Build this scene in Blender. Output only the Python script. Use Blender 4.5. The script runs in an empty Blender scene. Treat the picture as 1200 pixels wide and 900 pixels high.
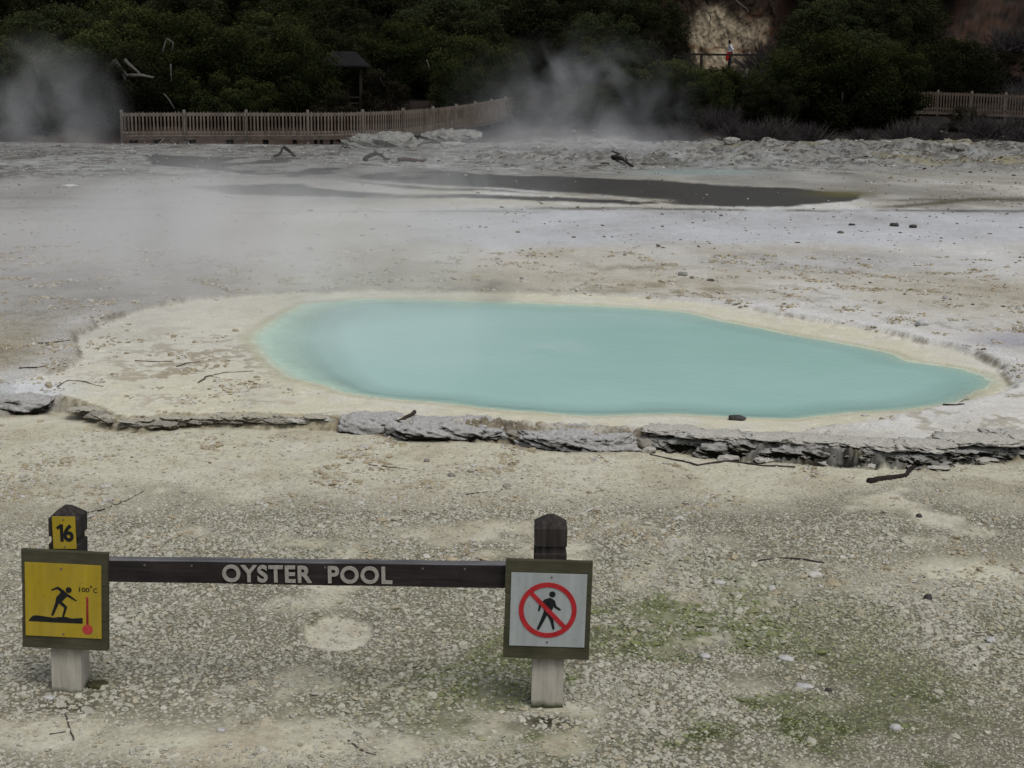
import bpy, bmesh, math, random
import numpy as np
from mathutils import Vector, Matrix
from mathutils.geometry import tessellate_polygon

scene = bpy.context.scene
col = scene.collection
RAD = math.radians

# ------------------------------------------------------------------ camera
F_PX, HCAM = 1700.0, 1.95
PITCH = math.atan(339 / F_PX)
ROLL = RAD(0.7)
_f = Vector((0, math.cos(PITCH), -math.sin(PITCH)))
_r0 = Vector((1, 0, 0))
_u0 = Vector((0, math.sin(PITCH), math.cos(PITCH)))
_r = _r0 * math.cos(ROLL) + _u0 * math.sin(ROLL)
_u = -_r0 * math.sin(ROLL) + _u0 * math.cos(ROLL)
CAM = Vector((0, 0, HCAM))
cd = bpy.data.cameras.new("camera")
cam = bpy.data.objects.new("camera", cd)
col.objects.link(cam)
cam.matrix_world = Matrix(((_r.x, _u.x, -_f.x, 0), (_r.y, _u.y, -_f.y, 0), (_r.z, _u.z, -_f.z, HCAM), (0, 0, 0, 1)))
cd.sensor_width = 36
cd.lens = F_PX / 1200 * 36
cd.clip_start = 0.05
cd.clip_end = 1000
scene.camera = cam


def ray(px, py):
    return (_f * F_PX + _r * (px - 600) + _u * (450 - py)).normalized()


def ground(px, py, z=0.0):
    """surveyed point on a level surface"""
    d = ray(px, py)
    t = (z - HCAM) / d.z
    return Vector((d.x * t, d.y * t, z))


def wall(px, py, Y):
    """surveyed point on the upright plane at distance Y"""
    d = ray(px, py)
    t = Y / d.y
    return Vector((d.x * t, Y, HCAM + d.z * t))


def survey(x, y, z=0.05):
    """numpy: world -> survey coordinates on the reference photo"""
    dx, dy, dz = x, y, z - HCAM
    a = dx * _r.x + dy * _r.y + dz * _r.z
    b = dx * _u.x + dy * _u.y + dz * _u.z
    c = np.maximum(dx * _f.x + dy * _f.y + dz * _f.z, 0.05)
    return 600 + F_PX * a / c, 450 - F_PX * b / c


# ------------------------------------------------------------------ noise
def _hash2(ix, iy, seed):
    h = (ix.astype(np.int64) * 374761393 + iy.astype(np.int64) * 668265263 + seed * 1442695041) & 0xFFFFFFFF
    h = ((h ^ (h >> 13)) * 1274126177) & 0xFFFFFFFF
    h = h ^ (h >> 16)
    return (h & 0xFFFFFF) / float(0xFFFFFF)


def vnoise(x, y, seed=0):
    ix, iy = np.floor(x), np.floor(y)
    fx, fy = x - ix, y - iy
    fx = fx * fx * fx * (fx * (fx * 6 - 15) + 10)
    fy = fy * fy * fy * (fy * (fy * 6 - 15) + 10)
    a = _hash2(ix, iy, seed); b = _hash2(ix + 1, iy, seed)
    c = _hash2(ix, iy + 1, seed); d = _hash2(ix + 1, iy + 1, seed)
    return (a + (b - a) * fx) * (1 - fy) + (c + (d - c) * fx) * fy


def fbm(x, y, seed=0, octaves=4, gain=0.5):
    s, a, n = 0, 1, 0
    for o in range(octaves):
        s = s + a * (vnoise(x * 2 ** o + 17.3 * o, y * 2 ** o - 9.1 * o, seed + o * 31) * 2 - 1)
        n += a
        a *= gain
    return s / n


def n3(p, seed=0, octaves=4, gain=0.5):
    """cheap 3-D fbm from three planar ones"""
    return (fbm(p[:, 0] + 3.1 * p[:, 2], p[:, 1] - 1.7 * p[:, 2], seed, octaves, gain)
            + fbm(p[:, 1] + 11.7, p[:, 2] + 5.3 + 0.3 * p[:, 0], seed + 7, octaves, gain)
            + fbm(p[:, 2] - 4.4, p[:, 0] + 8.8, seed + 13, octaves, gain)) * 0.62


def ss(a, b, x):
    t = np.clip((x - a) / (b - a), 0, 1)
    return t * t * (3 - 2 * t)


def sdpoly(x, y, poly, closed=True):
    """distance to outline, positive inside"""
    best = np.full(x.shape, 1e9)
    inside = np.zeros(x.shape, bool)
    n = len(poly)
    for i in range(n if closed else n - 1):
        ax, ay = poly[i][0], poly[i][1]
        bx, by = poly[(i + 1) % n][0], poly[(i + 1) % n][1]
        ex, ey = bx - ax, by - ay
        L = ex * ex + ey * ey + 1e-12
        t = np.clip(((x - ax) * ex + (y - ay) * ey) / L, 0, 1)
        d = (x - ax - t * ex) ** 2 + (y - ay - t * ey) ** 2
        best = np.minimum(best, d)
        if closed:
            c = ((ay > y) != (by > y))
            with np.errstate(divide='ignore', invalid='ignore'):
                c &= x < (bx - ax) * (y - ay) / ((by - ay) if by != ay else 1e-12) + ax
            inside ^= c
    best = np.sqrt(best)
    return np.where(inside, best, -best) if closed else best


def W(pts, z):
    return [tuple(ground(px, py, z)[:2]) for px, py in pts]


# ------------------------------------------------------------------ surveyed outlines
WL = 0.055      # water level
WATER_PX = [(290, 398), (300, 412), (312, 430), (333, 443), (366, 452), (400, 461), (467, 470), (517, 474), (560, 480), (600, 484),
            (633, 486), (700, 488), (800, 486), (867, 491), (933, 492), (1000, 484), (1050, 481), (1087, 477), (1120, 471),
            (1142, 464), (1160, 456), (1171, 448), (1160, 440), (1133, 432), (1100, 427), (1067, 422), (1035, 412), (1000, 404), (970, 398),
            (933, 392), (895, 384), (850, 376), (800, 365), (760, 361), (700, 357), (600, 354), (500, 351), (420, 350),
            (350, 356), (318, 372), (300, 386)]
LEDGE_PX = [(-700, 470), (-300, 476), (-100, 484), (0, 487), (33, 484), (62, 480), (90, 490), (133, 502), (167, 507), (200, 503), (233, 502),
            (300, 501), (400, 503), (467, 513), (533, 518), (587, 517), (633, 523), (700, 529), (750, 527), (800, 531), (833, 536),
            (900, 541), (983, 546), (1033, 548), (1083, 550), (1133, 543), (1200, 538), (1300, 533), (1600, 525), (2000, 520)]
BASIN_PX = [(20, 478), (5, 462), (20, 446), (77, 431), (98, 420), (88, 408), (90, 394), (117, 378), (167, 362), (230, 351), (320, 342),
            (450, 339), (600, 342), (750, 347), (820, 353), (883, 361), (933, 371), (1000, 381), (1050, 392), (1100, 403), (1150, 416),
            (1178, 430), (1192, 444), (1188, 458), (1150, 468), (1100, 482), (1050, 492), (1000, 500), (900, 512), (800, 506), (700, 500), (600, 497),
            (465, 490), (380, 487), (300, 490), (200, 492), (120, 487), (90, 478)]
WATER = W(WATER_PX, WL)
LEDGE = W(LEDGE_PX, 0.0)
BASIN = W(BASIN_PX, 0.09)
BEHIND = LEDGE + [(LEDGE[-1][0] + 60, 200), (LEDGE[0][0] - 60, 200)]


FENCE_PIX = [(143, 160, 56), (220, 159.5, 56.3), (312, 159.5, 56.5), (380, 159.5, 57), (430, 158.5, 58), (480, 155.5, 60), (525, 151, 63), (570, 143, 67.5), (608, 134, 73)]
FENCE_L = [wall(a, b, Y) for a, b, Y in FENCE_PIX]
FENCE_R = [wall(a, b, Y) for a, b, Y in [(1060, 130, 73), (1092, 130.5, 73), (1150, 132.5, 72.5), (1215, 135.5, 72), (1300, 140, 71)]]


def near_path(x, y, P):
    """distance to a path and the path's height there; sign: positive on its far side"""
    best = np.full(x.shape, 1e9); zz = np.zeros(x.shape); sg = np.zeros(x.shape)
    for a, b in zip(P, P[1:]):
        ex, ey = b.x - a.x, b.y - a.y
        L = ex * ex + ey * ey
        t = np.clip(((x - a.x) * ex + (y - a.y) * ey) / L, 0, 1)
        d = np.hypot(x - a.x - t * ex, y - a.y - t * ey)
        m = d < best
        best = np.where(m, d, best); zz = np.where(m, a.z + (b.z - a.z) * t, zz)
        sg = np.where(m, np.sign(ex * (y - a.y) - ey * (x - a.x)), sg)
    return best, zz, sg


def hill(x, y):
    y0 = 57 + 3 * ss(-5, 8, x) + 1.5 * fbm(x * 0.12, x * 0 + 3.3, 5, 2)
    t = np.maximum(y - y0, 0)
    h = 0.15 * ss(0, 3, t) + t * 0.07
    t2 = np.maximum(y - 78, 0)
    h = h + 0.5 * t2 * ss(0, 12, t2)
    h = h + (0.25 * ss(1, 6, t) + 0.9 * ss(78, 88, y)) * fbm(x * 0.13, y * 0.13, 8, 4)
    for P in (FENCE_L, FENCE_R):
        d, z, sg = near_path(x, y, P)
        lim = z - 0.22 + 0.05 * fbm(x, y, 9, 2)
        w = np.where(sg > 0, ss(3.4, 2.2, d), ss(6.0, 3.0, d))
        w = w * (h > lim)
        h = h * (1 - w) + lim * w
    # level bench of the upper track
    b = ss(5.5, 3.5, np.abs(y - 84)) * ss(3, 7, x) * ss(23, 18, x)
    return h * (1 - b) + 3.3 * b


def height(x, y, fine=True, parts=False):
    x = np.asarray(x, float); y = np.asarray(y, float)
    w1 = fbm(x * 3, y * 3, 1, 4) * 0.10 + fbm(x * 16, y * 16, 2, 3) * 0.035
    sl = sdpoly(x, y, BEHIND) + w1 * 0.7
    dw = -sdpoly(x, y, WATER) + fbm(x * 2.2, y * 2.2, 3, 3) * 0.05
    sb = sdpoly(x, y, BASIN) + w1 * 0.6
    px, py = survey(x, y, 0.05)
    top = 0.055 + 0.058 * ss(380, 520, px) + 0.01 * ss(780, 1000, px)
    left_gap = 0
    rim = top * (0.75 + 0.5 * fbm(x * 1.3, y * 1.3, 4, 3)) + left_gap
    base = 0.10 + 0.02 * fbm(x * 0.5, y * 0.5, 6, 3) - 0.028 * ss(430, 380, px) * ss(9.9, 9.2, y)
    back = base + (rim - base) * np.exp(-np.maximum(sl, 0) / 0.22)
    # outer lip of the basin
    lip = 0.022 * ss(0.04, -0.03, sb) * ss(-2.5, -0.1, sb)
    back = back + lip * ss(0.3, 0.6, sl) * np.clip(ss(840, 960, px) + ss(300, 200, px), 0, 1)
    bas = np.where(dw > 0, WL + 0.004 + (0.016 + 0.029 * ss(400, 520, px)) * ss(0, 1.2, dw) + 0.006 * fbm(x * 6, y * 6, 9, 3), WL - 0.12 * ss(0, 0.8, -dw) + 0.004 * ss(0.08, 0, -dw))
    inb = ss(-0.01, 0.05, sb)
    hb = back * (1 - inb) + bas * inb
    # very close to shore always follow the shore profile
    near = ss(0.22, 0.06, dw)
    hb = hb * (1 - near) + bas * near
    up = ss(-0.01, 0.075, sl + 0.02 * fbm(x * 25, y * 25, 20, 3))
    # broken strata of the step
    strat = np.clip(np.round(up * 3 + 0.8 * fbm(x * 9, y * 9, 10, 3)) / 3, 0, 1)
    up = up * 0.5 + strat * 0.5 * ss(-0.02, 0.02, sl)
    front = 0.012 * fbm(x * 0.8, y * 0.8, 11, 3)
    # shallow round hollow
    hc = ground(398, 740, 0)
    rr = np.sqrt(((x - hc.x) / 0.135) ** 2 + ((y - hc.y) / 0.19) ** 2) + 0.13 * fbm(x * 11, y * 11, 12, 3)
    front = front - 0.022 * ss(1.08, 0.85, rr) + 0.006 * ss(0.3, 0.0, np.abs(rr - 1.1))
    h = front * (1 - up) + hb * up
    # far flats and hummocks
    far = ss(33, 46, y) * (0.35 + 0.65 * ss(2, 9, x) + 0.5 * ss(0.6, 0.0, np.abs(x + 4) / 5) * ss(46, 52, y))
    hum = np.abs(fbm(x * 0.32, y * 0.2, 14, 5, 0.55))
    side = 0.12 + 0.88 * ss(-5, 2, x)
    far = far * side
    h = h + far * (0.75 * hum * ss(37, 41, y) * 0.66 - 0.05) + side * 0.10 * np.abs(fbm(x * 3.1, y * 1.9, 23, 3, 0.6)) * ss(38, 43, y) + side * ss(36, 44, y) * 0.22 * np.abs(fbm(x * 1.2, y * 1.0, 15, 4, 0.6)) * ss(37.5, 40, y)
    h = h + ss(44, 60, y) * 0.25 * ss(3, 12, x)
    hl_ = hill(x, y)
    keep = ss(62, 52, y)
    h = h * keep + 0.1 * (1 - keep)
    h = h + side * ss(36, 40, y) * ss(66, 58, y) * (0.05 * np.abs(fbm(x * 2.2, y * 2.0, 24, 4, 0.65)) + 0.025 * fbm(x * 6, y * 4, 25, 3, 0.6))
    h = h + hl_
    d_, z_, sg_ = near_path(x, y, FENCE_L)
    lim = z_ - 0.46 + 0.10 * fbm(x * 2, y * 2, 9, 3)
    w_ = np.where(sg_ > 0, ss(3.4, 2.2, d_), ss(4.5, 1.0, d_)) * (h > lim)
    h = h * (1 - w_) + lim * w_
    if fine:
        rough = 1 - 0.8 * ss(0.02, 0.1, sb) * up
        h = h + rough * (0.004 * fbm(x * 14, y * 14, 16, 3) + 0.006 * fbm(x * 3.5, y * 3.5, 17, 3))
        cl = ss(-0.03, 0.0, sl) * ss(0.2, 0.06, sl)
        h = h + cl * (0.035 * fbm(x * 20, y * 20, 18, 4) + 0.02 * fbm(x * 60, y * 60, 19, 2)) * (0.3 + 0.7 * ss(380, 460, px))
    if parts:
        return h, sl, dw, sb, px, py
    return h


def hz(x, y):
    return float(height(np.array([x]), np.array([y]))[0])


def on(px, py, z=0.08, lift=0.0):
    """first ground point met by the survey ray"""
    d = ray(px, py)
    t = 3.0 * 1.0035 ** np.arange(1100)
    for _ in range(2):
        X, Y, Z = d.x * t, d.y * t, HCAM + d.z * t
        H = height(X, Y)
        k = int(np.argmax(Z < H)) if (Z < H).any() else len(t) - 1
        k = max(k, 1)
        t = np.linspace(t[k - 1], t[k], 24)
    X, Y = d.x * t[12], d.y * t[12]
    return Vector((X, Y, hz(X, Y) + lift))


# ------------------------------------------------------------------ materials
def lin(c):
    return tuple(((v / 255) / 12.92 if v / 255 <= 0.04045 else ((v / 255 + 0.055) / 1.055) ** 2.4) for v in c)


class NT:
    def __init__(s, name):
        s.m = bpy.data.materials.new(name)
        s.m.use_nodes = True
        s.t = s.m.node_tree
        s.t.nodes.clear()
        s.out = s.n('ShaderNodeOutputMaterial')

    def n(s, typ, **kw):
        nd = s.t.nodes.new(typ)
        for k, v in kw.items():
            if k.startswith('i_'):
                nd.inputs[k[2:].replace('_', ' ')].default_value = v
            else:
                setattr(nd, k, v)
        return nd

    def l(s, a, b):
        s.t.links.new(a, b)
        return s

    def coord(s, kind='Object'):
        return s.n('ShaderNodeTexCoord').outputs[kind]

    def noise(s, vec, scale, detail=5, rough=0.6, mapping=None):
        if mapping:
            mp = s.n('ShaderNodeMapping')
            mp.inputs['Scale'].default_value = mapping
            s.l(vec, mp.inputs[0])
            vec = mp.outputs[0]
        nd = s.n('ShaderNodeTexNoise')
        nd.inputs['Scale'].default_value = scale
        nd.inputs['Detail'].default_value = detail
        nd.inputs['Roughness'].default_value = rough
        s.l(vec, nd.inputs['Vector'])
        return nd.outputs['Fac']

    def ramp(s, fac, stops):
        nd = s.n('ShaderNodeValToRGB')
        e = nd.color_ramp.elements
        while len(e) < len(stops):
            e.new(0.5)
        for i, (p, c) in enumerate(stops):
            e[i].position = p
            e[i].color = (c[0], c[1], c[2], 1) if not isinstance(c, (int, float)) else (c, c, c, 1)
        s.l(fac, nd.inputs[0])
        return nd.outputs[0]

    def mix(s, fac, a, b, blend='MIX'):
        nd = s.n('ShaderNodeMix', data_type='RGBA', blend_type=blend)
        for k, v in ((0, fac), (6, a), (7, b)):
            if hasattr(v, 'is_linked'):
                s.l(v, nd.inputs[k])
            elif k == 0:
                nd.inputs[0].default_value = v
            else:
                nd.inputs[k].default_value = (v[0], v[1], v[2], 1)
        return nd.outputs[2]

    def math(s, op, a, b=0.0):
        nd = s.n('ShaderNodeMath', operation=op)
        for k, v in ((0, a), (1, b)):
            if hasattr(v, 'is_linked'):
                s.l(v, nd.inputs[k])
            else:
                nd.inputs[k].default_value = v
        return nd.outputs[0]

    def bump(s, h, strength, dist, normal=None):
        nd = s.n('ShaderNodeBump')
        nd.inputs['Strength'].default_value = strength
        nd.inputs['Distance'].default_value = dist
        s.l(h, nd.inputs['Height'])
        if normal is not None:
            s.l(normal, nd.inputs['Normal'])
        return nd.outputs[0]

    def finish(s, color, rough=0.8, spec=0.3, normal=None, **kw):
        b = s.n('ShaderNodeBsdfPrincipled')
        for key, v in (('Base Color', color), ('Roughness', rough), ('Specular IOR Level', spec), ('Normal', normal)):
            if v is None:
                continue
            if hasattr(v, 'is_linked'):
                s.l(v, b.inputs[key])
            elif key == 'Base Color':
                b.inputs[key].default_value = (v[0], v[1], v[2], 1)
            else:
                b.inputs[key].default_value = v
        for k, v in kw.items():
            b.inputs[k.replace('_', ' ')].default_value = v
        s.l(b.outputs[0], s.out.inputs['Surface'])
        s.b = b
        return s.m


def wood(name, dark, light, scale=6, stretch=(1, 1, 0.08), rough=0.85, bumpd=0.004):
    s = NT(name)
    c = s.coord()
    f = s.noise(c, scale * 6, 6, 0.65, stretch)
    g = s.noise(c, scale, 4, 0.6)
    colr = s.ramp(f, [(0.3, dark), (0.7, light)])
    colr = s.mix(s.ramp(g, [(0.35, 0.0), (0.7, 0.6)]), colr, tuple(v * 0.55 for v in dark))
    return s.finish(colr, rough, 0.25, s.bump(f, 0.6, bumpd))


def rough_mat(name, a, b, scale=10, rough=0.9, bumpd=0.005, detail=6):
    s = NT(name)
    c = s.coord()
    f = s.noise(c, scale, detail, 0.65)
    return s.finish(s.ramp(f, [(0.32, a), (0.68, b)]), rough, 0.2, s.bump(f, 0.7, bumpd))


M = {}
M['stained'] = wood('stained_timber', (0.012, 0.010, 0.009), (0.05, 0.044, 0.042), 9, (1, 1, 0.07))
M['rail'] = wood('stained_rail', (0.012, 0.009, 0.009), (0.045, 0.037, 0.037), 9, (0.06, 1, 1))
M['rail_top'] = wood('weathered_rail_top', (0.07, 0.07, 0.075), (0.2, 0.2, 0.21), 9, (0.06, 1, 1))
M['board'] = wood('olive_board', (0.045, 0.043, 0.024), (0.095, 0.09, 0.055), 7, (0.12, 1, 1))
M['fence'] = wood('fence_timber', (0.09, 0.068, 0.052), (0.27, 0.22, 0.175), 2.2, (1, 1, 0.2), bumpd=0.01)
M['fascia'] = wood('fascia_timber', (0.06, 0.045, 0.035), (0.15, 0.12, 0.10), 3, (0.2, 1, 1), bumpd=0.01)
M['fence_dark'] = wood('fence_timber_stained', (0.05, 0.035, 0.027), (0.19, 0.145, 0.11), 2.2, (1, 1, 0.2), bumpd=0.01)
M['fencerail'] = wood('fence_rail_timber', (0.13, 0.115, 0.10), (0.29, 0.27, 0.245), 3, (0.2, 1, 1), bumpd=0.01)
M['darkwood'] = wood('dark_timber', (0.012, 0.009, 0.007), (0.035, 0.027, 0.022), 3)
M['shelter_roof'] = rough_mat('shelter_roofing', (0.004, 0.004, 0.0045), (0.009, 0.009, 0.010), 3)
M['black'] = rough_mat('black_print', (0.008, 0.009, 0.011), (0.016, 0.017, 0.02), 60, 0.6, 0.0003)
M['screw'] = rough_mat('dull_screw', (0.08, 0.075, 0.065), (0.16, 0.15, 0.13), 200, 0.5, 0.0003)
M['red'] = rough_mat('red_print', (0.33, 0.015, 0.02), (0.46, 0.03, 0.035), 25, 0.55, 0.0003)
M['thermo_red'] = rough_mat('faded_red_print', (0.36, 0.035, 0.035), (0.5, 0.07, 0.06), 60, 0.6, 0.0003)
M['letter'] = rough_mat('letter_paint', (0.25, 0.245, 0.215), (0.38, 0.37, 0.33), 90, 0.8, 0.001)
M['driftwood'] = wood('driftwood_dark', (0.02, 0.015, 0.013), (0.10, 0.08, 0.07), 8, (0.3, 1, 1))
M['twig'] = wood('grey_twig_bark', (0.06, 0.05, 0.042), (0.22, 0.19, 0.16), 14, (0.4, 1, 1))
M['deadwood'] = wood('bleached_wood', (0.06, 0.055, 0.05), (0.17, 0.16, 0.145), 4, (0.5, 1, 1))
M['bark'] = wood('bush_bark', (0.02, 0.016, 0.012), (0.06, 0.05, 0.04), 3)


def panel_mat(name, base, stain):
    s = NT(name)
    c = s.coord()
    f = s.noise(c, 9, 5, 0.65)
    g = s.noise(c, 45, 5, 0.7)
    k = s.mix(s.ramp(f, [(0.42, 0.0), (0.78, 0.55)]), base, stain)
    k = s.mix(s.ramp(g, [(0.56, 0.0), (0.78, 0.45)]), k, tuple(v * 0.45 for v in base))
    dr = s.noise(c, 22, 5, 0.7, (1, 1, 0.12))
    k = s.mix(1.0, k, s.ramp(dr, [(0.3, 0.80), (0.7, 1.08)]), 'MULTIPLY')
    return s.finish(k, 0.45, 0.35, s.bump(g, 0.15, 0.0005))


M['yellow'] = panel_mat('yellow_panel', (0.39, 0.285, 0.016), (0.36, 0.285, 0.07))
M['white'] = panel_mat('white_panel', (0.37, 0.405, 0.405), (0.31, 0.34, 0.33))


def post_mat():
    s = NT('post_timber')
    c = s.coord()
    sep = s.n('ShaderNodeSeparateXYZ'); s.l(c, sep.inputs[0])
    f = s.noise(c, 55, 6, 0.65, (1, 1, 0.07))
    g = s.noise(c, 14, 5, 0.65)
    dark = s.ramp(f, [(0.3, (0.012, 0.010, 0.009)), (0.72, (0.06, 0.052, 0.048))])
    pale = s.ramp(f, [(0.3, (0.30, 0.28, 0.23)), (0.6, (0.46, 0.44, 0.38))])
    pale = s.mix(s.ramp(g, [(0.4, 0.0), (0.8, 0.4)]), pale, (0.2, 0.19, 0.15))
    z = s.math('ADD', sep.outputs[2], s.math('MULTIPLY', g, 0.06))
    t = s.n('ShaderNodeMapRange'); t.inputs[1].default_value = 0.15; t.inputs[2].default_value = 0.26
    s.l(z, t.inputs[0])
    k = s.mix(t.outputs[0], pale, dark)
    moss = s.n('ShaderNodeMapRange'); moss.inputs[1].default_value = 0.052; moss.inputs[2].default_value = 0.03
    s.l(z, moss.inputs[0])
    k = s.mix(moss.outputs[0], k, (0.05, 0.055, 0.025))
    return s.finish(k, 0.85, 0.2, s.bump(f, 0.6, 0.003))


M['post'] = post_mat()


def rock_mat(name, light, mid, dark, scale=14, p0=0.45):
    s = NT(name)
    c = s.coord()
    geo = s.n('ShaderNodeNewGeometry')
    sep = s.n('ShaderNodeSeparateXYZ'); s.l(geo.outputs['Normal'], sep.inputs[0])
    f = s.noise(c, scale, 7, 0.7)
    st = s.noise(c, scale * 2.2, 6, 0.7, (0.25, 0.25, 2.2))
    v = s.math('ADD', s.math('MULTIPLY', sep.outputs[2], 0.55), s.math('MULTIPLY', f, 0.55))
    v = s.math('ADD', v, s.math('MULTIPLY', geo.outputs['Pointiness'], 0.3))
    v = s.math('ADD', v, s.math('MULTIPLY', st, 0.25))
    k = s.ramp(v, [(p0, dark), (p0 + 0.16, mid), (p0 + 0.50, light)])  # pale crust on top; shade of crevices and undersides painted into the colour
    f2 = s.noise(c, scale * 5, 6, 0.75)
    k = s.mix(1.0, k, s.ramp(f2, [(0.3, 0.55), (0.7, 1.3)]), 'MULTIPLY')
    h = s.math('ADD', s.math('ADD', f, s.math('MULTIPLY', st, 0.8)), s.math('MULTIPLY', f2, 0.4))
    return s.finish(k, 0.95, 0.1, s.bump(h, 1.0, 0.02))


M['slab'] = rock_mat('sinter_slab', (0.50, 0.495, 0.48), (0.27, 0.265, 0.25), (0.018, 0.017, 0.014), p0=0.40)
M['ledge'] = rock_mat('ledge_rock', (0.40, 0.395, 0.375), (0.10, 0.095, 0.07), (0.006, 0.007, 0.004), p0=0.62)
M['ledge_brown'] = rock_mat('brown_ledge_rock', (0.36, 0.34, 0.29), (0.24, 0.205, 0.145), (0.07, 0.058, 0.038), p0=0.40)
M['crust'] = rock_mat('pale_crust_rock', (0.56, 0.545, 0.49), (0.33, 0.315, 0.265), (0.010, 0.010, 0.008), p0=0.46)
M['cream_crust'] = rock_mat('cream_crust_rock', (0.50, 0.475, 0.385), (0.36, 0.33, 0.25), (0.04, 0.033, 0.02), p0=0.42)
M['moss'] = rough_mat('moss_cushion', (0.03, 0.027, 0.015), (0.10, 0.10, 0.05), 120, 1.0, .01)
M['pale_stone'] = rough_mat('pale_stone', (0.34, 0.34, 0.33), (0.55, 0.55, 0.54), 30)
M['far_pale'] = rough_mat('dull_pale_stone', (0.17, 0.165, 0.15), (0.34, 0.335, 0.31), 8)
M['dark_stone'] = rough_mat('dark_stone', (0.02, 0.02, 0.02), (0.09, 0.08, 0.08), 30)
M['grey_stone'] = rough_mat('grey_stone', (0.13, 0.125, 0.115), (0.28, 0.27, 0.25), 30)


def ground_mat():
    s = NT('ground_sinter')
    c = s.coord()
    at = s.n('ShaderNodeAttribute', attribute_name='Col')
    ar = s.n('ShaderNodeAttribute', attribute_name='Rgh')
    sep = s.n('ShaderNodeSeparateColor'); s.l(ar.outputs['Color'], sep.inputs[0])
    f = s.noise(c, 60, 6, 0.7)
    g = s.noise(c, 8, 6, 0.7)
    vor = s.n('ShaderNodeTexVoronoi'); vor.inputs['Scale'].default_value = 55
    vor.inputs['Randomness'].default_value = 1
    s.l(c, vor.inputs['Vector'])
    vd = s.ramp(vor.outputs['Distance'], [(0.0, 1.0), (0.6, 0.0)])
    k = s.mix(1.0, at.outputs['Color'], s.ramp(f, [(0.25, 0.72), (0.75, 1.22)]), 'MULTIPLY')
    k = s.mix(1.0, k, s.ramp(g, [(0.25, 0.88), (0.75, 1.12)]), 'MULTIPLY')
    # chips and crumbs on the gritty parts
    chip = s.mix(1.0, k, s.ramp(vor.outputs['Distance'], [(0.15, 1.12), (0.62, 0.55)]), 'MULTIPLY')
    k = s.mix(sep.outputs[0], k, chip)
    hh = s.math('ADD', s.math('MULTIPLY', f, 0.35), s.math('MULTIPLY', vd, sep.outputs[0]))
    rg = s.math('SUBTRACT', 0.95, s.math('MULTIPLY', sep.outputs[1], 0.5))
    return s.finish(k, rg, 0.25, s.bump(hh, 0.8, 0.008))


M['ground'] = ground_mat()


def water_mat():
    s = NT('milky_water')
    c = s.coord()
    at = s.n('ShaderNodeAttribute', attribute_name='depth')
    f = s.noise(c, 0.9, 4, 0.55)
    k = s.ramp(f, [(0.3, (0.37, 0.605, 0.55)), (0.7, (0.42, 0.65, 0.60))])
    at2 = s.n('ShaderNodeAttribute', attribute_name='bright')
    k = s.mix(at2.outputs['Fac'], k, (0.50, 0.68, 0.67))
    r1 = s.noise(c, 9, 4, 0.6)
    r2 = s.noise(c, 40, 3, 0.6)
    nrm = s.bump(s.math('ADD', r1, s.math('MULTIPLY', r2, 0.25)), 0.12, 0.02)
    b = s.n('ShaderNodeBsdfPrincipled')
    s.l(k, b.inputs['Base Color'])
    b.inputs['Roughness'].default_value = 0.22
    b.inputs['IOR'].default_value = 1.33
    b.inputs['Specular IOR Level'].default_value = 0.5
    s.l(nrm, b.inputs['Normal'])
    al = s.ramp(at.outputs['Fac'], [(0.0, 0.0), (0.15, 0.36), (0.45, 0.8), (1.0, 1.0)])
    s.l(al, b.inputs['Alpha'])
    s.l(b.outputs[0], s.out.inputs['Surface'])
    return s.m


M['water'] = water_mat()


def leaf_mat(name, a, b, c3):
    s = NT(name)
    oi = s.n('ShaderNodeObjectInfo')
    at = s.n('ShaderNodeAttribute', attribute_name='tone')
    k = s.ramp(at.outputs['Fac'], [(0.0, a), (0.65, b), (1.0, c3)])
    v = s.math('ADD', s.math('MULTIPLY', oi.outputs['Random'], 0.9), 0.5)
    cc = s.n('ShaderNodeCombineColor')
    for i in range(3):
        s.l(v, cc.inputs[i])
    k = s.mix(1.0, k, cc.outputs[0], 'MULTIPLY')
    d = s.n('ShaderNodeBsdfDiffuse'); s.l(k, d.inputs[0])
    t = s.n('ShaderNodeBsdfTranslucent'); s.l(k, t.inputs[0])
    mx = s.n('ShaderNodeMixShader'); mx.inputs[0].default_value = 0.25
    s.l(d.outputs[0], mx.inputs[1]); s.l(t.outputs[0], mx.inputs[2])
    s.l(mx.outputs[0], s.out.inputs['Surface'])
    return s.m


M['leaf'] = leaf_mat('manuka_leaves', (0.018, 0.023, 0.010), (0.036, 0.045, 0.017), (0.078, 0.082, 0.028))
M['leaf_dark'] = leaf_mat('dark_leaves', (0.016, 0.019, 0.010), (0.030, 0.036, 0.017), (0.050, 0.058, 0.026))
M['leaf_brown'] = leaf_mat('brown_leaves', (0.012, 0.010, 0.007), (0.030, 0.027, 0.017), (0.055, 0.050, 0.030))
M['brush'] = wood('dead_brush_twigs', (0.028, 0.024, 0.023), (0.075, 0.067, 0.066), 5)

# ------------------------------------------------------------------ object helpers


def tag(o, label=None, cat=None, group=None, kind=None):
    if label: o['label'] = label
    if cat: o['category'] = cat
    if group: o['group'] = group
    if kind: o['kind'] = kind
    return o


def empty(name, loc=(0, 0, 0), rz=0.0):
    o = bpy.data.objects.new(name, None)
    o.empty_display_size = 0.1
    o.location = loc
    o.rotation_euler = (0, 0, rz)
    col.objects.link(o)
    return o


def mesh_obj(name, verts, faces, mat, parent=None, smooth=False, loc=None):
    me = bpy.data.meshes.new(name)
    me.from_pydata([tuple(v) for v in verts], [], faces)
    me.materials.append(mat)
    if smooth:
        me.polygons.foreach_set('use_smooth', [True] * len(me.polygons))
    me.update()
    o = bpy.data.objects.new(name, me)
    col.objects.link(o)
    if parent is not None: o.parent = parent
    if loc is not None: o.location = loc
    return o


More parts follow.
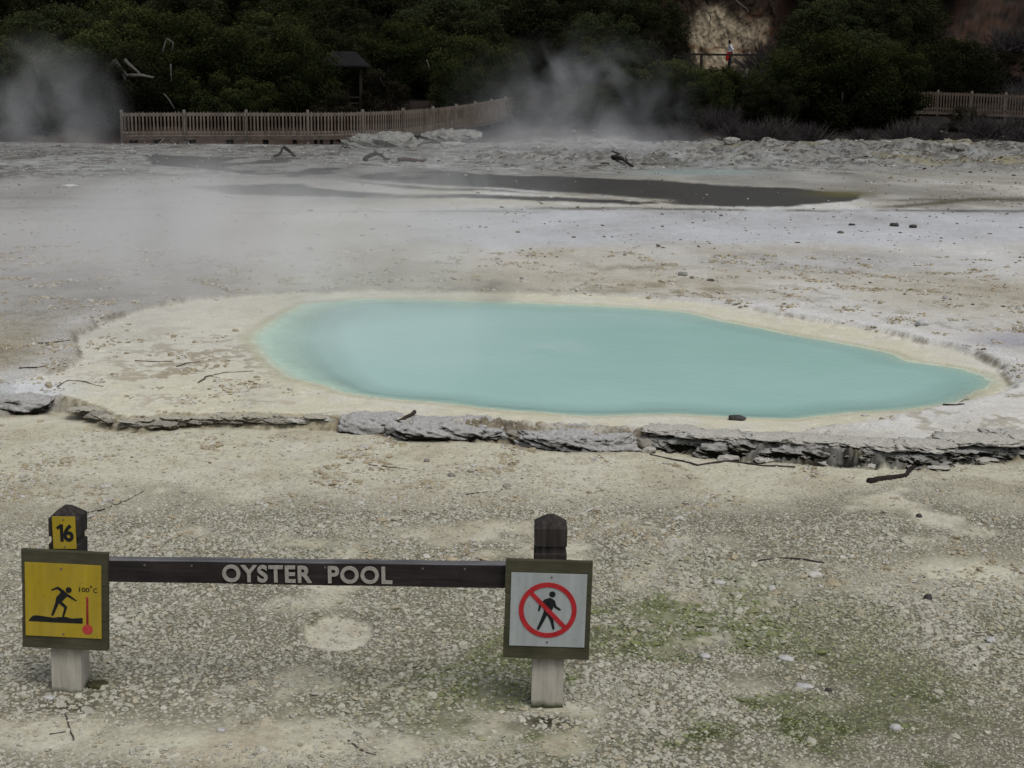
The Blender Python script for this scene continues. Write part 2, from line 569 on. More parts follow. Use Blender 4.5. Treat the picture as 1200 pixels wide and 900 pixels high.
def bm_obj(name, bm, mat, parent=None, smooth=False, loc=None, bevel=0):
    if bevel:
        bmesh.ops.bevel(bm, geom=[e for e in bm.edges], offset=bevel, segments=2, profile=0.6, affect='EDGES')
    me = bpy.data.meshes.new(name)
    bm.to_mesh(me)
    bm.free()
    for m in (mat if isinstance(mat, (list, tuple)) else [mat]):
        me.materials.append(m)
    if smooth:
        me.polygons.foreach_set('use_smooth', [True] * len(me.polygons))
    o = bpy.data.objects.new(name, me)
    col.objects.link(o)
    if parent is not None: o.parent = parent
    if loc is not None: o.location = loc
    return o


def add_box(bm, x0, x1, y0, y1, z0, z1, mtx=None):
    vs = [bm.verts.new(Vector(p)) for p in ((x0, y0, z0), (x1, y0, z0), (x1, y1, z0), (x0, y1, z0), (x0, y0, z1), (x1, y0, z1), (x1, y1, z1), (x0, y1, z1))]
    for f in ((3, 2, 1, 0), (4, 5, 6, 7), (0, 1, 5, 4), (1, 2, 6, 5), (2, 3, 7, 6), (3, 0, 4, 7)):
        bm.faces.new([vs[i] for i in f])
    if mtx is not None:
        for v in vs: v.co = mtx @ v.co
    return vs


def tube_data(pts, radii, sides=7, wob=0.0, rng=random):
    """tapered tube through pts with frames carried along"""
    V, Fc = [], []
    n = len(pts)
    pts = [Vector(p) for p in pts]
    d0 = (pts[1] - pts[0]).normalized()
    ref = Vector((0, 0, 1)) if abs(d0.z) < 0.9 else Vector((1, 0, 0))
    a = d0.cross(ref).normalized()
    for i in range(n):
        d = (pts[min(i + 1, n - 1)] - pts[max(i - 1, 0)]).normalized()
        a = (a - d * a.dot(d)).normalized()
        b = d.cross(a)
        for k in range(sides):
            t = 2 * math.pi * k / sides
            r = radii[i] * (1 + wob * rng.uniform(-1, 1))
            V.append(pts[i] + (a * math.cos(t) + b * math.sin(t)) * r)
    for i in range(n - 1):
        for k in range(sides):
            k2 = (k + 1) % sides
            Fc.append((i * sides + k, i * sides + k2, (i + 1) * sides + k2, (i + 1) * sides + k))
    Fc.append(tuple(reversed(range(sides))))
    Fc.append(tuple(range((n - 1) * sides, n * sides)))
    return V, Fc


class MB:
    def __init__(s): s.V, s.F = [], []

    def add(s, vf):
        o = len(s.V)
        s.V += [tuple(v) for v in vf[0]]
        s.F += [tuple(i + o for i in f) for f in vf[1]]

    def obj(s, name, mat, parent=None, smooth=True, loc=None):
        return mesh_obj(name, s.V, s.F, mat, parent, smooth, loc)


def wiggle(p0, p1, n, amp, rng, sag=0):
    p0, p1 = Vector(p0), Vector(p1)
    L = (p1 - p0).length
    out = []
    off = Vector((0, 0, 0))
    for i in range(n + 1):
        t = i / n
        if 0 < i < n:
            off += Vector((rng.uniform(-1, 1), rng.uniform(-1, 1), rng.uniform(-1, 1) * 0.5)) * amp * L
        out.append(p0.lerp(p1, t) + off * (1 if i < n else 0.6) + Vector((0, 0, -sag * math.sin(math.pi * t))))
    return out


# ------------------------------------------------------------------ terrain
def terrain():
    na = 1240
    th = np.linspace(RAD(-36), RAD(36), na)
    r, rs = 1.2, []
    while r < 165:
        rs.append(r)
        dz = r * r / (1450 * HCAM) * 1.15
        if 7.35 < r < 9.1: dz = 0.009
        elif 9.1 <= r < 14: dz *= 0.6
        r += min(max(dz, 0.006), 0.30 if r < 36 else 0.13 if r < 58 else 0.5)
    # extra fine rows already follow the ground's own scale
    rs = np.array(rs)
    nr = len(rs)
    R, T = np.meshgrid(rs, th, indexing='ij')
    x = (R * np.tan(T)).ravel()
    y = R.ravel().copy()
    h, sl, dw, sb, px, py = height(x, y, True, True)
    co = np.stack([x, y, h], 1).astype(np.float32)
    idx = np.arange(nr * na).reshape(nr, na)
    q = np.stack([idx[:-1, :-1], idx[:-1, 1:], idx[1:, 1:], idx[1:, :-1]], -1).reshape(-1, 4)
    me = bpy.data.meshes.new('ground')
    me.vertices.add(len(co)); me.vertices.foreach_set('co', co.ravel())
    me.loops.add(q.size); me.loops.foreach_set('vertex_index', q.ravel().astype(np.int32))
    me.polygons.add(len(q))
    me.polygons.foreach_set('loop_start', np.arange(0, q.size, 4, dtype=np.int32))
    me.polygons.foreach_set('loop_total', np.full(len(q), 4, np.int32))
    me.polygons.foreach_set('use_smooth', np.ones(len(q), bool))
    me.update()
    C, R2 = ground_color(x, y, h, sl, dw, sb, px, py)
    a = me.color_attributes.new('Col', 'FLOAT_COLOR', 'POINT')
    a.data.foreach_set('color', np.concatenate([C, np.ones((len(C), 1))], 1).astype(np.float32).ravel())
    b = me.color_attributes.new('Rgh', 'FLOAT_COLOR', 'POINT')
    b.data.foreach_set('color', np.concatenate([R2, np.ones((len(C), 1))], 1).astype(np.float32).ravel())
    me.materials.append(M['ground'])
    o = bpy.data.objects.new('ground', me)
    col.objects.link(o)
    tag(o, 'pale silica ground with cream sand, grit and grey crust', kind='structure')
    return o


KILL = 0.80      # photo value -> albedo


def gauss(px, py, cx, cy, sx, sy):
    return np.exp(-((px - cx) / sx) ** 2 - ((py - cy) / sy) ** 2)


def moss_mask(x, y, px, py):
    m = (gauss(px, py, 770, 735, 120, 48) * 1.1 + gauss(px, py, 930, 860, 230, 60) * 0.8 + gauss(px, py, 640, 800, 130, 60) * 0.6
         + gauss(px, py, 1130, 890, 160, 50) * 0.7 + gauss(px, py, 380, 640, 150, 25) * 0.25 + gauss(px, py, 930, 790, 330, 110) * 0.42 + gauss(px, py, 560, 790, 200, 60) * 0.3 + gauss(px, py, 115, 800, 22, 10) * 0.7)
    n = 0.5 + 0.9 * fbm(x * 3, y * 3, 40, 4) + 0.35 * fbm(x * 14, y * 14, 41, 3)
    return np.clip(m * ss(0.1, 0.9, n) * 1.5, 0, 1)


def bare_mask(x, y, px, py):
    """1 = bare cream sand between the gravel"""
    n = fbm(x * 1.6, y * 1.6, 50, 4) + 0.3 * fbm(x * 7, y * 7, 51, 3)
    b = ss(0.12, 0.52, n) * 0.9
    b = np.maximum(b, ss(592, 545, py + 30 * n) * 0.93)
    b = np.maximum(b, gauss(px, py, 260, 860, 230, 30) * 1.15 * ss(-0.5, 0.15, n))
    b = np.maximum(b, gauss(px, py, 560, 850, 110, 28) * ss(-0.4, 0.2, n))
    b = np.maximum(b, gauss(px, py, 1130, 660, 110, 24) * 1.2 * ss(-0.3, 0.2, n))
    b = np.maximum(b, gauss(px, py, 290, 695, 110, 10) * 1.1 * ss(-0.4, 0.2, n))
    b = np.maximum(b, gauss(px, py, 940, 800, 190, 16) * 1.2 * ss(-0.2, 0.25, n))
    b = np.maximum(b, gauss(px, py, 80, 570, 160, 40) * 0.8 * ss(-0.4, 0.2, n))
    hc = ground(398, 740, 0)
    rr = np.sqrt(((x - hc.x) / 0.135) ** 2 + ((y - hc.y) / 0.19) ** 2) + 0.30 * fbm(x * 9, y * 9, 12, 4)
    b = np.maximum(b, 0.88 * ss(1.08, 0.80, rr))
    return np.clip(b, 0, 1)


def ground_color(x, y, h, sl, dw, sb, px, py):
    n1 = fbm(x * 0.7, y * 0.35, 60, 5, 0.6)
    n2 = fbm(x * 5, y * 4, 61, 4, 0.6)
    n3_ = fbm(x * 22, y * 18, 62, 3, 0.6)
    nf = fbm(x * 0.25, y * 0.09, 63, 5, 0.6)

    def c(*v): return np.array(lin(v)) / KILL

    def mx(A, B, t):
        t = np.clip(t, 0, 1)[:, None]
        return A * (1 - t) + B * t
    N = len(x)
    front_sand = c(177, 174, 155); grit = c(126, 122, 104)
    C = np.tile(front_sand, (N, 1))
    grav = 1 - bare_mask(x, y, px, py)
    C = mx(C, c(181, 178, 163), ss(-0.2, 0.6, n2))
    C = mx(C, c(152, 142, 120), 0.5 * ss(0.0, 0.5, fbm(x * 2.5, y * 2.2, 69, 4)))
    C = mx(C, grit, grav * 0.85)
    C = mx(C, c(128, 112, 88), 0.35 * ss(0.1, 0.6, n3_) * (1 - grav))
    mo = moss_mask(x, y, px, py)
    C = mx(C, c(78, 86, 44), mo * (0.5 + 0.5 * ss(0.0, 0.5, n2)))
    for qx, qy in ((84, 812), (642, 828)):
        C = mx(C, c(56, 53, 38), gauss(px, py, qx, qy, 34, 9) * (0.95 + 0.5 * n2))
    rg0 = np.clip(grav * 1.0, 0, 1)
    bright_moss = gauss(px, py, 690, 832, 16, 9)
    C = mx(C, c(95, 100, 28), bright_moss * ss(-0.3, 0.3, n2))

    # ---- behind the ledge
    B = np.tile(c(178, 176, 168), (N, 1))                       # plain behind the pool
    B = mx(B, c(170, 164, 149), ss(-0.15, 0.35, n1 + 0.25 * n2) * 0.8)
    B = mx(B, c(192, 193, 192), ss(0.15, 0.4, -n1 + 0.4 * n2) * 0.6)
    warm = np.clip(gauss(px, py, 760, 325, 330, 28) + 0.7 * gauss(px, py, 180, 330, 150, 22) + 0.5 * gauss(px, py, 1150, 375, 200, 40), 0, 1)
    B = mx(B, c(174, 167, 148), warm * (0.65 + 0.5 * n1))
    olive = np.clip(gauss(px, py, 800, 345, 90, 9) + gauss(px, py, 750, 318, 60, 5), 0, 1)
    B = mx(B, c(120, 112, 80), olive * ss(-0.4, 0.3, n2) * 0.8)
    salt = ss(244, 250, py + 3 * n1) * ss(300, 285, py + 10 * n1 + (px - 700) * 0.01) * ss(350, 560, px)
    B = mx(B, c(175, 177, 181), salt * 0.85)
    salt2 = gauss(px, py, 1000, 312, 240, 16) + gauss(px, py, 980, 395, 230, 0.1)
    B = mx(B, c(182, 184, 189), np.clip(salt2, 0, 1) * 0.6)
    left_grey = ss(420, 150, px) * ss(420, 350, py)
    B = mx(B, c(144, 143, 140), left_grey * 0.85)
    B = mx(B, c(140, 139, 136), ss(560, 380, px) * ss(262, 232, py) * 0.8)
    B = mx(B, c(140, 132, 112), ss(200, 60, px) * ss(380, 410, py) * 0.6)
    # pebbly clumps
    sp = ss(0.22, 0.5, n2 + 0.5 * n3_) * ss(20, 9, y)
    B = mx(B, c(124, 115, 97), sp * 0.5)
    # streaks over the far flats
    fs = ss(0.05, 0.45, nf + 0.15 * n1) * ss(265, 235, py)
    B = mx(B, c(118, 116, 110), fs * 0.7)
    farz = ss(235, 205, py)
    B = mx(B, c(128, 127, 122), farz * 0.6)
    # dark wet sand
    D1 = [(150, 184), (330, 186), (430, 193), (567, 205), (800, 216), (933, 222), (1013, 230), (1000, 238), (933, 245), (800, 243),
          (765, 238), (667, 232), (500, 226), (400, 216), (330, 212), (280, 207), (200, 196)]
    D2 = [(220, 222), (330, 220), (400, 226), (480, 230), (600, 234), (720, 236), (790, 241), (760, 244), (640, 241), (500, 236), (400, 234), (280, 233)]
    wx = px + 40 * fbm(x * 0.4, y * 0.15, 70, 5, 0.65)
    wy = py + 4.2 * fbm(x * 0.35, y * 0.22, 71, 6, 0.7)
    d1 = ss(-1.2, 1.5, sdpoly(wx, wy, D1))
    d2 = ss(-1.0, 1.2, sdpoly(wx, wy, D2))
    holes = ss(0.02, 0.22, nf + 0.4 * n1) * ss(560, 420, px)
    dark = np.maximum(d1, d2) * (1 - 0.5 * holes)
    sepline = np.exp(-((wy - (214 + (px - 400) * 0.062)) / 1.6) ** 2) * ss(340, 420, px) * ss(800, 770, px)
    dark = dark * (1 - 0.85 * sepline)
    B = mx(B, c(45, 44, 42), dark * 0.97)
    streaks = ((0, 110, 236, 1.4), (0, 190, 248, 1.0), (320, 640, 251, 1.0), (560, 980, 249, 0.8), (260, 380, 254, 0.8), (0, 120, 262, .8), (900, 1260, 250, 1.1))
    for a0, a1, yy, wd in streaks:
        s_ = np.exp(-((py + 1.2 * n1 * 2 - yy - (px - a0) * 0.004) / wd) ** 2) * ss(a0 - 20, a0 + 30, px) * ss(a1 + 20, a1 - 30, px) * ss(-0.5, 0.1, n1 + n2 * 0.4)
        B = mx(B, c(95, 92, 78), s_ * 0.7)
    ch = np.exp(-((wy - (246 - 14 * ss(1000, 1200, px) * 0.8)) / 2.2) ** 2) * ss(1000, 1060, px)
    B = mx(B, c(70, 64, 46), ch * 0.85)
    ch2 = np.exp(-((wy - (237 + 0.4 * n1)) / 1.2) ** 2) * ss(1010, 1060, px)
    ch3 = np.exp(-((wy - 249) / 1.0) ** 2) * ss(560, 700, px) * ss(-0.6, 0.2, n1)
    B = mx(B, c(84, 80, 68), np.clip(ch2 + ch3, 0, 1) * 0.8)
    B = mx(B, c(82, 78, 40), gauss(px, py, 990, 230, 40, 4) * 0.9)
    # hummocky sinter beyond
    hm = ss(213, 200, py + 0.01 * (px - 600))
    hc_ = mx(np.tile(c(140, 140, 136), (N, 1)), c(102, 100, 94), ss(0.0, 0.4, fbm(x * 0.9, y * 0.5, 72, 5, 0.65)))
    hc_ = mx(hc_, c(140, 132, 98), ss(0.1, 0.5, fbm(x * 0.5, y * 0.3, 73, 4)) * 0.7 * ss(700, 850, px))
    hc_ = mx(hc_, c(165, 167, 168), ss(0.2, 0.5, fbm(x * 0.8, y * 0.4, 74, 5, 0.6)) * 0.8)
    hc_ = mx(hc_, c(98, 76, 62), ss(0.05, 0.4, fbm(x * 0.7, y * 0.5, 75, 5, 0.6)) * 0.7 * ss(186, 172, py) * ss(720, 520, px))
    hc_ = mx(hc_, c(70, 66, 60), ss(0.25, 0.5, fbm(x * 1.6, y * 0.9, 76, 4, 0.6)) * 0.7)
    hc_ = mx(hc_, c(58, 55, 50), ss(0.08, 0.35, fbm(x * 3.4, y * 2.2, 77, 4, 0.75)) * 0.75)
    hc_ = mx(hc_, c(172, 172, 168), ss(0.1, 0.4, fbm(x * 4.4, y * 3.2, 78, 4, 0.75)) * 0.6)
    hc_ = hc_ * (0.80 - 0.12 * ss(190, 178, py))[:, None]
    B = mx(B, hc_, hm * (1 - dark))
    # small pale pool within the far flats
    fp = gauss(px, py, 820, 204, 70, 4)
    B = mx(B, c(130, 142, 140), np.clip(fp * 1.5, 0, 1) * 0.8)

    # ---- basin
    inb = ss(0.0, 0.05, sb)
    beach = mx(np.tile(c(183, 180, 160), (N, 1)), c(187, 185, 173), ss(-0.3, 0.4, n2))
    beach = mx(beach, c(160, 147, 118), ss(0.1, 0.5, n2 + 0.5 * n3_) * ss(0.1, 0.45, dw) * 0.45)
    beach = mx(beach, c(180, 178, 168), ss(400, 230, px) * ss(470, 400, py) * 0.8)
    clumps = (gauss(px, py, 220, 440, 110, 36) + gauss(px, py, 260, 415, 80, 40) * 0.5) * ss(0.05, 0.3, n2 + 0.6 * n3_)
    beach = mx(beach, c(120, 108, 84), np.clip(clumps, 0, 1) * 0.6)
    B = mx(B, beach, inb)
    # lips: white rim outside, broken edge with its shadow line painted darker
    rimw = np.exp(-((sb + 0.12) / 0.16) ** 2) * ss(0.3, 0.6, sl)
    rimw = rimw * np.clip(ss(860, 900, px) * ss(375, 382, py + 0 * px + 14) + ss(700, 900, px) + 0.6 * ss(200, 90, px), 0, 1)
    B = mx(B, c(200, 200, 198), rimw * (0.8 + 0.6 * n2))
    edge = np.exp(-((sb - 0.015) / 0.03) ** 2) * ss(0.3, 0.6, sl) * ss(-0.25, 0.2, n2 + n3_ * 0.5) * np.clip(ss(820, 960, px) + ss(330, 160, px) * 0.6, 0, 1)
    B = mx(B, c(96, 84, 60), edge * 0.8)
    # white crust sheet, right side
    rc = ss(930, 1120, px + 40 * n2) * ss(436, 462, py + 6 * n2) + ss(0.32, 0.05, sl) * ss(760, 840, px) * 0.9
    rc = np.clip(rc, 0, 1) * (1 - 0.9 * ss(0.3, 0.1, dw))
    B = mx(B, c(188, 187, 182), rc * (0.75 + 0.5 * n2))
    B = mx(B, c(130, 122, 100), rc * ss(0.2, 0.5, n2 + n3_ * 0.4) * 0.6)
    B = mx(B, c(150, 150, 160), gauss(px, py, 1190, 408, 60, 10) * 0.8)
    # white sheet far left
    B = mx(B, c(186, 188, 188), np.clip(1.4 * gauss(px, py, 35, 462, 50, 13), 0, 1) * (1 - ss(0.7, 0.0, 0 * px) * 0))
    # wet sand by the water
    B = mx(B, c(160, 158, 132), ss(0.10, 0.0, dw) * 0.6)
    B = mx(B, c(182, 200, 184), ss(0.03, -0.12, dw))

    up = ss(-0.01, 0.03, sl)
    C = mx(C, B, up)
    # face of the step; shade of the hollows painted near-black at right
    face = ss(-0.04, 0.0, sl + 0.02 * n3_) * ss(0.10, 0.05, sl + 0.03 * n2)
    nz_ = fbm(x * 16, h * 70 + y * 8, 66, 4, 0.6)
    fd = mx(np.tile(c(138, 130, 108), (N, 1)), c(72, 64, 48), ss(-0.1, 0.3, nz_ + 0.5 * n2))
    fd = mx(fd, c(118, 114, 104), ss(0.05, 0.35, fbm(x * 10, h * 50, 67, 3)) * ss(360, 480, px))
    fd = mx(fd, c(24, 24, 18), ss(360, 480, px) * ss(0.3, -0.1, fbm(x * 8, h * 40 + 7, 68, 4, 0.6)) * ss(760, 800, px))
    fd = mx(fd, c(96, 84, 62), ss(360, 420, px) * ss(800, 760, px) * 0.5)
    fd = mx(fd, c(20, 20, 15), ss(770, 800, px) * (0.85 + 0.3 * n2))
    fd = mx(fd, c(135, 132, 124), ss(90, 60, px) * 0.8)
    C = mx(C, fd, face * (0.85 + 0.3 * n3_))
    C = mx(C, c(128, 118, 94), ss(-0.12, -0.01, sl) * ss(0.0, -0.01, sl) * ss(-0.1, 0.3, n2) * 0.7)

    # ---- hillside soil
    hl = hill(x, y)
    hs = mx(np.tile(c(52, 38, 30), (N, 1)), c(26, 24, 18), ss(-0.2, 0.3, fbm(x * 0.4, y * 0.4, 80, 4)))
    red = gauss(x, y, 26, 80, 5, 9) + gauss(x, y, 10, 90, 5, 6)
    hs = mx(hs, c(88, 60, 45), np.clip(red, 0, 1) * 0.8)
    hs = mx(hs, c(62, 55, 50), ss(0.05, 0.4, fbm(x * 1.1, y * 1.1, 81, 4)) * 0.6)
    hs = mx(hs, c(24, 22, 17), ss(-0.1, 0.35, fbm(x * 1.7, y * 1.3, 82, 5, 0.65)) * 0.8)
    red = np.clip(gauss(x, y, 29, 84, 6, 11), 0, 1)
    mot = np.clip(1.0 + 1.5 * fbm(x * 3.2, y * 1.4 + hl * 1.5, 84, 5, 0.75), 0.25, 1.9)[:, None]
    C = mx(C, hs * (0.45 + 0.22 * red[:, None]) * mot, ss(0.04, 0.25, hl + 0.15 * n1))
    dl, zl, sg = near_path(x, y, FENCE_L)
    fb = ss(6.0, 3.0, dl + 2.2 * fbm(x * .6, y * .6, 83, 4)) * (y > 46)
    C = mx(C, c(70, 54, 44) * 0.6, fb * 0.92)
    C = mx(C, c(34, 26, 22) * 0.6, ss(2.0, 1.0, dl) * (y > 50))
    R2 = np.zeros((N, 3))
    grit_back = np.clip(0.5 + 0.5 * n1 + 0.3 * n2, 0, 1) * (1 - inb) * (1 - rc)
    R2[:, 0] = np.clip(rg0 * (1 - up) + up * grit_back, 0, 1) * (1 - dark)
    R2[:, 1] = np.clip(dark * 0.3 + ss(0.08, 0, dw) * 0.6, 0, 1)
    return np.clip(C, 0.002, 0.8), R2


# ------------------------------------------------------------------ water
def water():
    pts = [Vector((p[0], p[1])) for p in W([(a, b) for a, b in WATER_PX], WL)]
    cx = sum(p.x for p in pts) / len(pts); cy = sum(p.y for p in pts) / len(pts)
    xs = np.arange(min(p.x for p in pts) - 0.4, max(p.x for p in pts) + 0.4, 0.045)
    ys = np.arange(min(p.y for p in pts) - 0.6, max(p.y for p in pts) + 0.6, 0.045)
    X, Y = np.meshgrid(xs, ys)
    x, y = X.ravel(), Y.ravel()
    dw = -sdpoly(x, y, WATER) + fbm(x * 2.2, y * 2.2, 3, 3) * 0.05
    keep = (dw < 0.12).reshape(X.shape)
    idx = np.arange(x.size).reshape(X.shape)
    k4 = keep[:-1, :-1] & keep[:-1, 1:] & keep[1:, 1:] & keep[1:, :-1]
    q = np.stack([idx[:-1, :-1], idx[:-1, 1:], idx[1:, 1:], idx[1:, :-1]], -1)[k4]
    used = np.unique(q)
    remap = -np.ones(x.size, int); remap[used] = np.arange(len(used))
    V = np.stack([x[used], y[used], np.full(len(used), WL)], 1)
    o = mesh_obj('pool_water', V, [tuple(map(int, f)) for f in remap[q]], M['water'], smooth=True)
    px, py = survey(V[:, 0], V[:, 1], WL)
    dep = np.clip(-dw[used] / (0.40 + 1.1 * ss(460, 330, px) + 0.5 * ss(380, 350, py)) + 0.02, 0, 1)
    a = o.data.attributes.new('depth', 'FLOAT', 'POINT'); a.data.foreach_set('value', dep.astype(np.float32))
    br = np.clip(gauss(px, py, 655, 407, 36, 9) * (0.5 + 0.9 * fbm(V[:, 0] * 5, V[:, 1] * 5, 90, 3)) + 0.5 * gauss(px, py, 390, 395, 230, 60) + 0.22 * fbm(V[:, 0] * .8, V[:, 1] * .8, 91, 4)
                 + 0.25 * gauss(px, py, 640, 372, 300, 10), 0, 1)
    b = o.data.attributes.new('bright', 'FLOAT', 'POINT'); b.data.foreach_set('value', br.astype(np.float32))
    tag(o, 'milky turquoise hot water filling the oval pool', kind='structure')


# ------------------------------------------------------------------ gravel (countless)
def ico(sub, seed, sc=(1, 1, 0.6), amp=0.25, freq=1.3):
    bm = bmesh.new()
    bmesh.ops.create_icosphere(bm, subdivisions=sub, radius=1)
    p = np.array([v.co[:] for v in bm.verts])
    n = n3(p * freq + seed * 3.7, seed, 3)
    p = p * (1 + amp * n[:, None]) * np.array(sc)
    for v, c in zip(bm.verts, p): v.co = c
    return bm


def gravel():
    s = NT('gravel_chips')
    at = s.n('ShaderNodeAttribute', attribute_name='icol')
    at.attribute_type = 'INSTANCER'
    c = s.coord('Object')
    f = s.noise(c, 2.5, 4, 0.65)
    k = s.mix(1.0, at.outputs['Color'], s.ramp(f, [(0.3, 0.78), (0.7, 1.15)]), 'MULTIPLY')
    mat = s.finish(k, 0.92, 0.2)
    pc = bpy.data.collections.new('gravel_shapes')
    for i in range(8):
        bm = ico(2, i + 1, (1, 0.8 + 0.05 * (i % 4), 0.42 + 0.05 * (i % 3)), 0.45, 1.6)
        me = bpy.data.meshes.new('gravel_chip')
        bm.to_mesh(me); bm.free()
        me.materials.append(mat)
        me.polygons.foreach_set('use_smooth', [i % 2 == 0] * len(me.polygons))
        o = bpy.data.objects.new('gravel_chip', me)
        pc.objects.link(o)
    rng = np.random.default_rng(5)
    P, S, CL = [], [], []

    def c(v): return np.array(lin(v)) / KILL

    def emit(x, y, size, colr, sink=0.25):
        h = height(x, y)
        P.append(np.stack([x, y, h + size * (0.35 - sink)], 1)); S.append(size); CL.append(colr)
    # 1: foreground carpet
    n = 420000
    y = np.sqrt(rng.uniform(2.6 ** 2, 8.2 ** 2, n))
    x = y * rng.uniform(-0.50, 0.50, n)
    px, py = survey(x, y, 0.0)
    inside = sdpoly(x, y, BEHIND) < -0.06
    g = 1 - bare_mask(x, y, px, py)
    dens = (g * 0.95 + 0.05) * (0.72 + 0.55 * fbm(x * 6, y * 6, 103, 4, 0.7))
    size_f = 0.75 + 0.35 * fbm(x * 0.7, y * 0.7, 101, 2)
    keep = inside & (rng.uniform(0, 1, n) < dens * 0.72)
    x, y, px, py, size_f, g = (a[keep] for a in (x, y, px, py, size_f, g))
    n = len(x)
    sz = np.clip(rng.lognormal(math.log(0.0060), 0.38, n), 0.003, 0.020) * size_f
    sz = np.where(rng.uniform(0, 1, n) < .006, sz * 2.0, sz)
    # odd drifts of coarser pieces
    sz = sz * (1 + 0.45 * ss(0.1, 0.45, fbm(x * 1.1, y * 1.1, 102, 4)))
    base = c((163, 161, 148))[None] * rng.uniform(0.76, 1.12, n)[:, None]
    tint = rng.uniform(0, 1, n)[:, None]
    base = np.where(tint > 0.82, base * np.array([0.88, 0.82, 0.73]), base)
    base = np.where(tint < 0.03, base * 0.6, base)
    mo = moss_mask(x, y, px, py)
    mt = (mo * rng.uniform(0.0, 1.2, n))[:, None]
    mt = np.clip(mt, 0, 0.85)
    base = base * (1 - mt) + c((98, 107, 60)) * mt
    emit(x, y, sz, base)
    # 2: clumps of brown crumbs on the sand and terraces
    n = 240000
    y = np.sqrt(rng.uniform(5.5 ** 2, 17.5 ** 2, n))
    x = y * rng.uniform(-0.48, 0.48, n)
    h, sl, dw, sb, px, py = height(x, y, True, True)
    cl = fbm(x * 4.5, y * 3.5, 111, 4, 0.6)
    outer = ss(0.05, -0.05, sb)
    d = ss(0.16, 0.36, cl) * (0.35 + 0.45 * outer)
    basin_cl = (gauss(px, py, 220, 440, 120, 38) * 0.9 + gauss(px, py, 120, 440, 70, 40) * 0.5)
    d = np.where(sb > 0.05, ss(0.05, 0.3, cl) * np.clip(basin_cl, 0, 1) * 0.6, d)
    d = np.where((dw < 0.12), 0, d)
    d = np.where((sl > -0.03) & (sl < 0.1), d * 0.3, d)
    d = d * (1 - 0.85 * ss(900, 1100, px) * ss(436, 462, py) * (sl > 0))
    keep = rng.uniform(0, 1, n) < d * np.clip(8.0 / y, 0.25, 1)
    x, y = x[keep], y[keep]
    n = len(x)
    sz = np.clip(rng.lognormal(math.log(0.009), 0.4, n), 0.004, 0.028) * (0.6 + y / 22)
    base = c((150, 140, 118))[None] * rng.uniform(0.7, 1.12, n)[:, None]
    w = rng.uniform(0, 1, n)[:, None]
    base = np.where(w > 0.72, c((170, 168, 162)) * rng.uniform(0.8, 1.1, n)[:, None], base)
    emit(x, y, sz, base)
    # 3: scattered stones on the far flats
    n = 20000
    y = np.sqrt(rng.uniform(13 ** 2, 58 ** 2, n))
    x = y * rng.uniform(-0.42, 0.42, n)
    h, sl, dw, sb, px, py = height(x, y, True, True)
    cl = fbm(x * 1.2, y * 0.6, 121, 4, 0.6)
    keep = (dw > 0.4) & (sb < 0) & ~((py > 195) & (py < 246) & (px < 1010) & (px > 300) & (rng.uniform(0, 1, n) < .75)) & (rng.uniform(0, 1, n) < 0.2 + 0.8 * ss(0.0, 0.4, cl))
    x, y, px, py = x[keep], y[keep], px[keep], py[keep]
    n = len(x)
    sz = np.clip(rng.lognormal(math.log(0.016), 0.45, n), 0.006, 0.09) * (0.5 + np.minimum(y, 40) / 60)
    base = np.where(rng.uniform(0, 1, n)[:, None] < 0.3, c((160, 160, 157)), c((98, 92, 80))) * rng.uniform(0.6, 1.1, n)[:, None]
    emit(x, y, sz, base)
    # 4: rubble on the hummocks and along the foot of the hill
    n = 10000
    y = np.sqrt(rng.uniform(37 ** 2, 64 ** 2, n))
    x = y * rng.uniform(-0.42, 0.42, n)
    h, sl, dw, sb, px, py = height(x, y, True, True)
    cl = fbm(x * .9, y * .9, 131, 4, 0.6)
    keep = rng.uniform(0, 1, n) < (0.05 + 0.95 * ss(0.0, 0.35, cl)) * (0.25 + 0.75 * ss(-4, 4, x)) * ss(213, 205, py)
    x, y = x[keep], y[keep]
    n = len(x)
    sz = np.clip(rng.lognormal(math.log(0.028), 0.55, n), 0.012, 0.13)
    t = rng.uniform(0, 1, n)[:, None]
    base = np.where(t < 0.35, c((150, 149, 142)), np.where(t < .7, c((100, 92, 80)), c((52, 46, 40)))) * rng.uniform(0.6, 1.1, n)[:, None]
    emit(x, y, sz, base, 0.3)
    P = np.concatenate(P); S = np.concatenate(S); CL = np.concatenate(CL)
    n = len(P)
    print('gravel', n)
    me = bpy.data.meshes.new('gravel')
    me.vertices.add(n); me.vertices.foreach_set('co', P.astype(np.float32).ravel())
    rot = np.stack([rng.uniform(-0.45, 0.45, n), rng.uniform(-0.45, 0.45, n), rng.uniform(0, 6.28, n)], 1)
    scl = S[:, None] * np.stack([rng.uniform(0.8, 1.3, n), rng.uniform(0.8, 1.2, n), rng.uniform(0.7, 1.25, n)], 1)
    for nm, arr, t, key in (('rot', rot, 'FLOAT_VECTOR', 'vector'), ('scl', scl, 'FLOAT_VECTOR', 'vector')):
        a = me.attributes.new(nm, t, 'POINT'); a.data.foreach_set(key, arr.astype(np.float32).ravel())
    a = me.attributes.new('icol', 'FLOAT_COLOR', 'POINT')
    a.data.foreach_set('color', np.concatenate([np.clip(CL, 0, 1), np.ones((n, 1))], 1).astype(np.float32).ravel())
    a = me.attributes.new('pick', 'INT', 'POINT'); a.data.foreach_set('value', rng.integers(0, 8, n).astype(np.int32))
    o = bpy.data.objects.new('gravel', me)
    col.objects.link(o)
    me.materials.append(mat)
    ng = bpy.data.node_groups.new('scatter_gravel', 'GeometryNodeTree')
    ng.interface.new_socket('Geometry', in_out='INPUT', socket_type='NodeSocketGeometry')
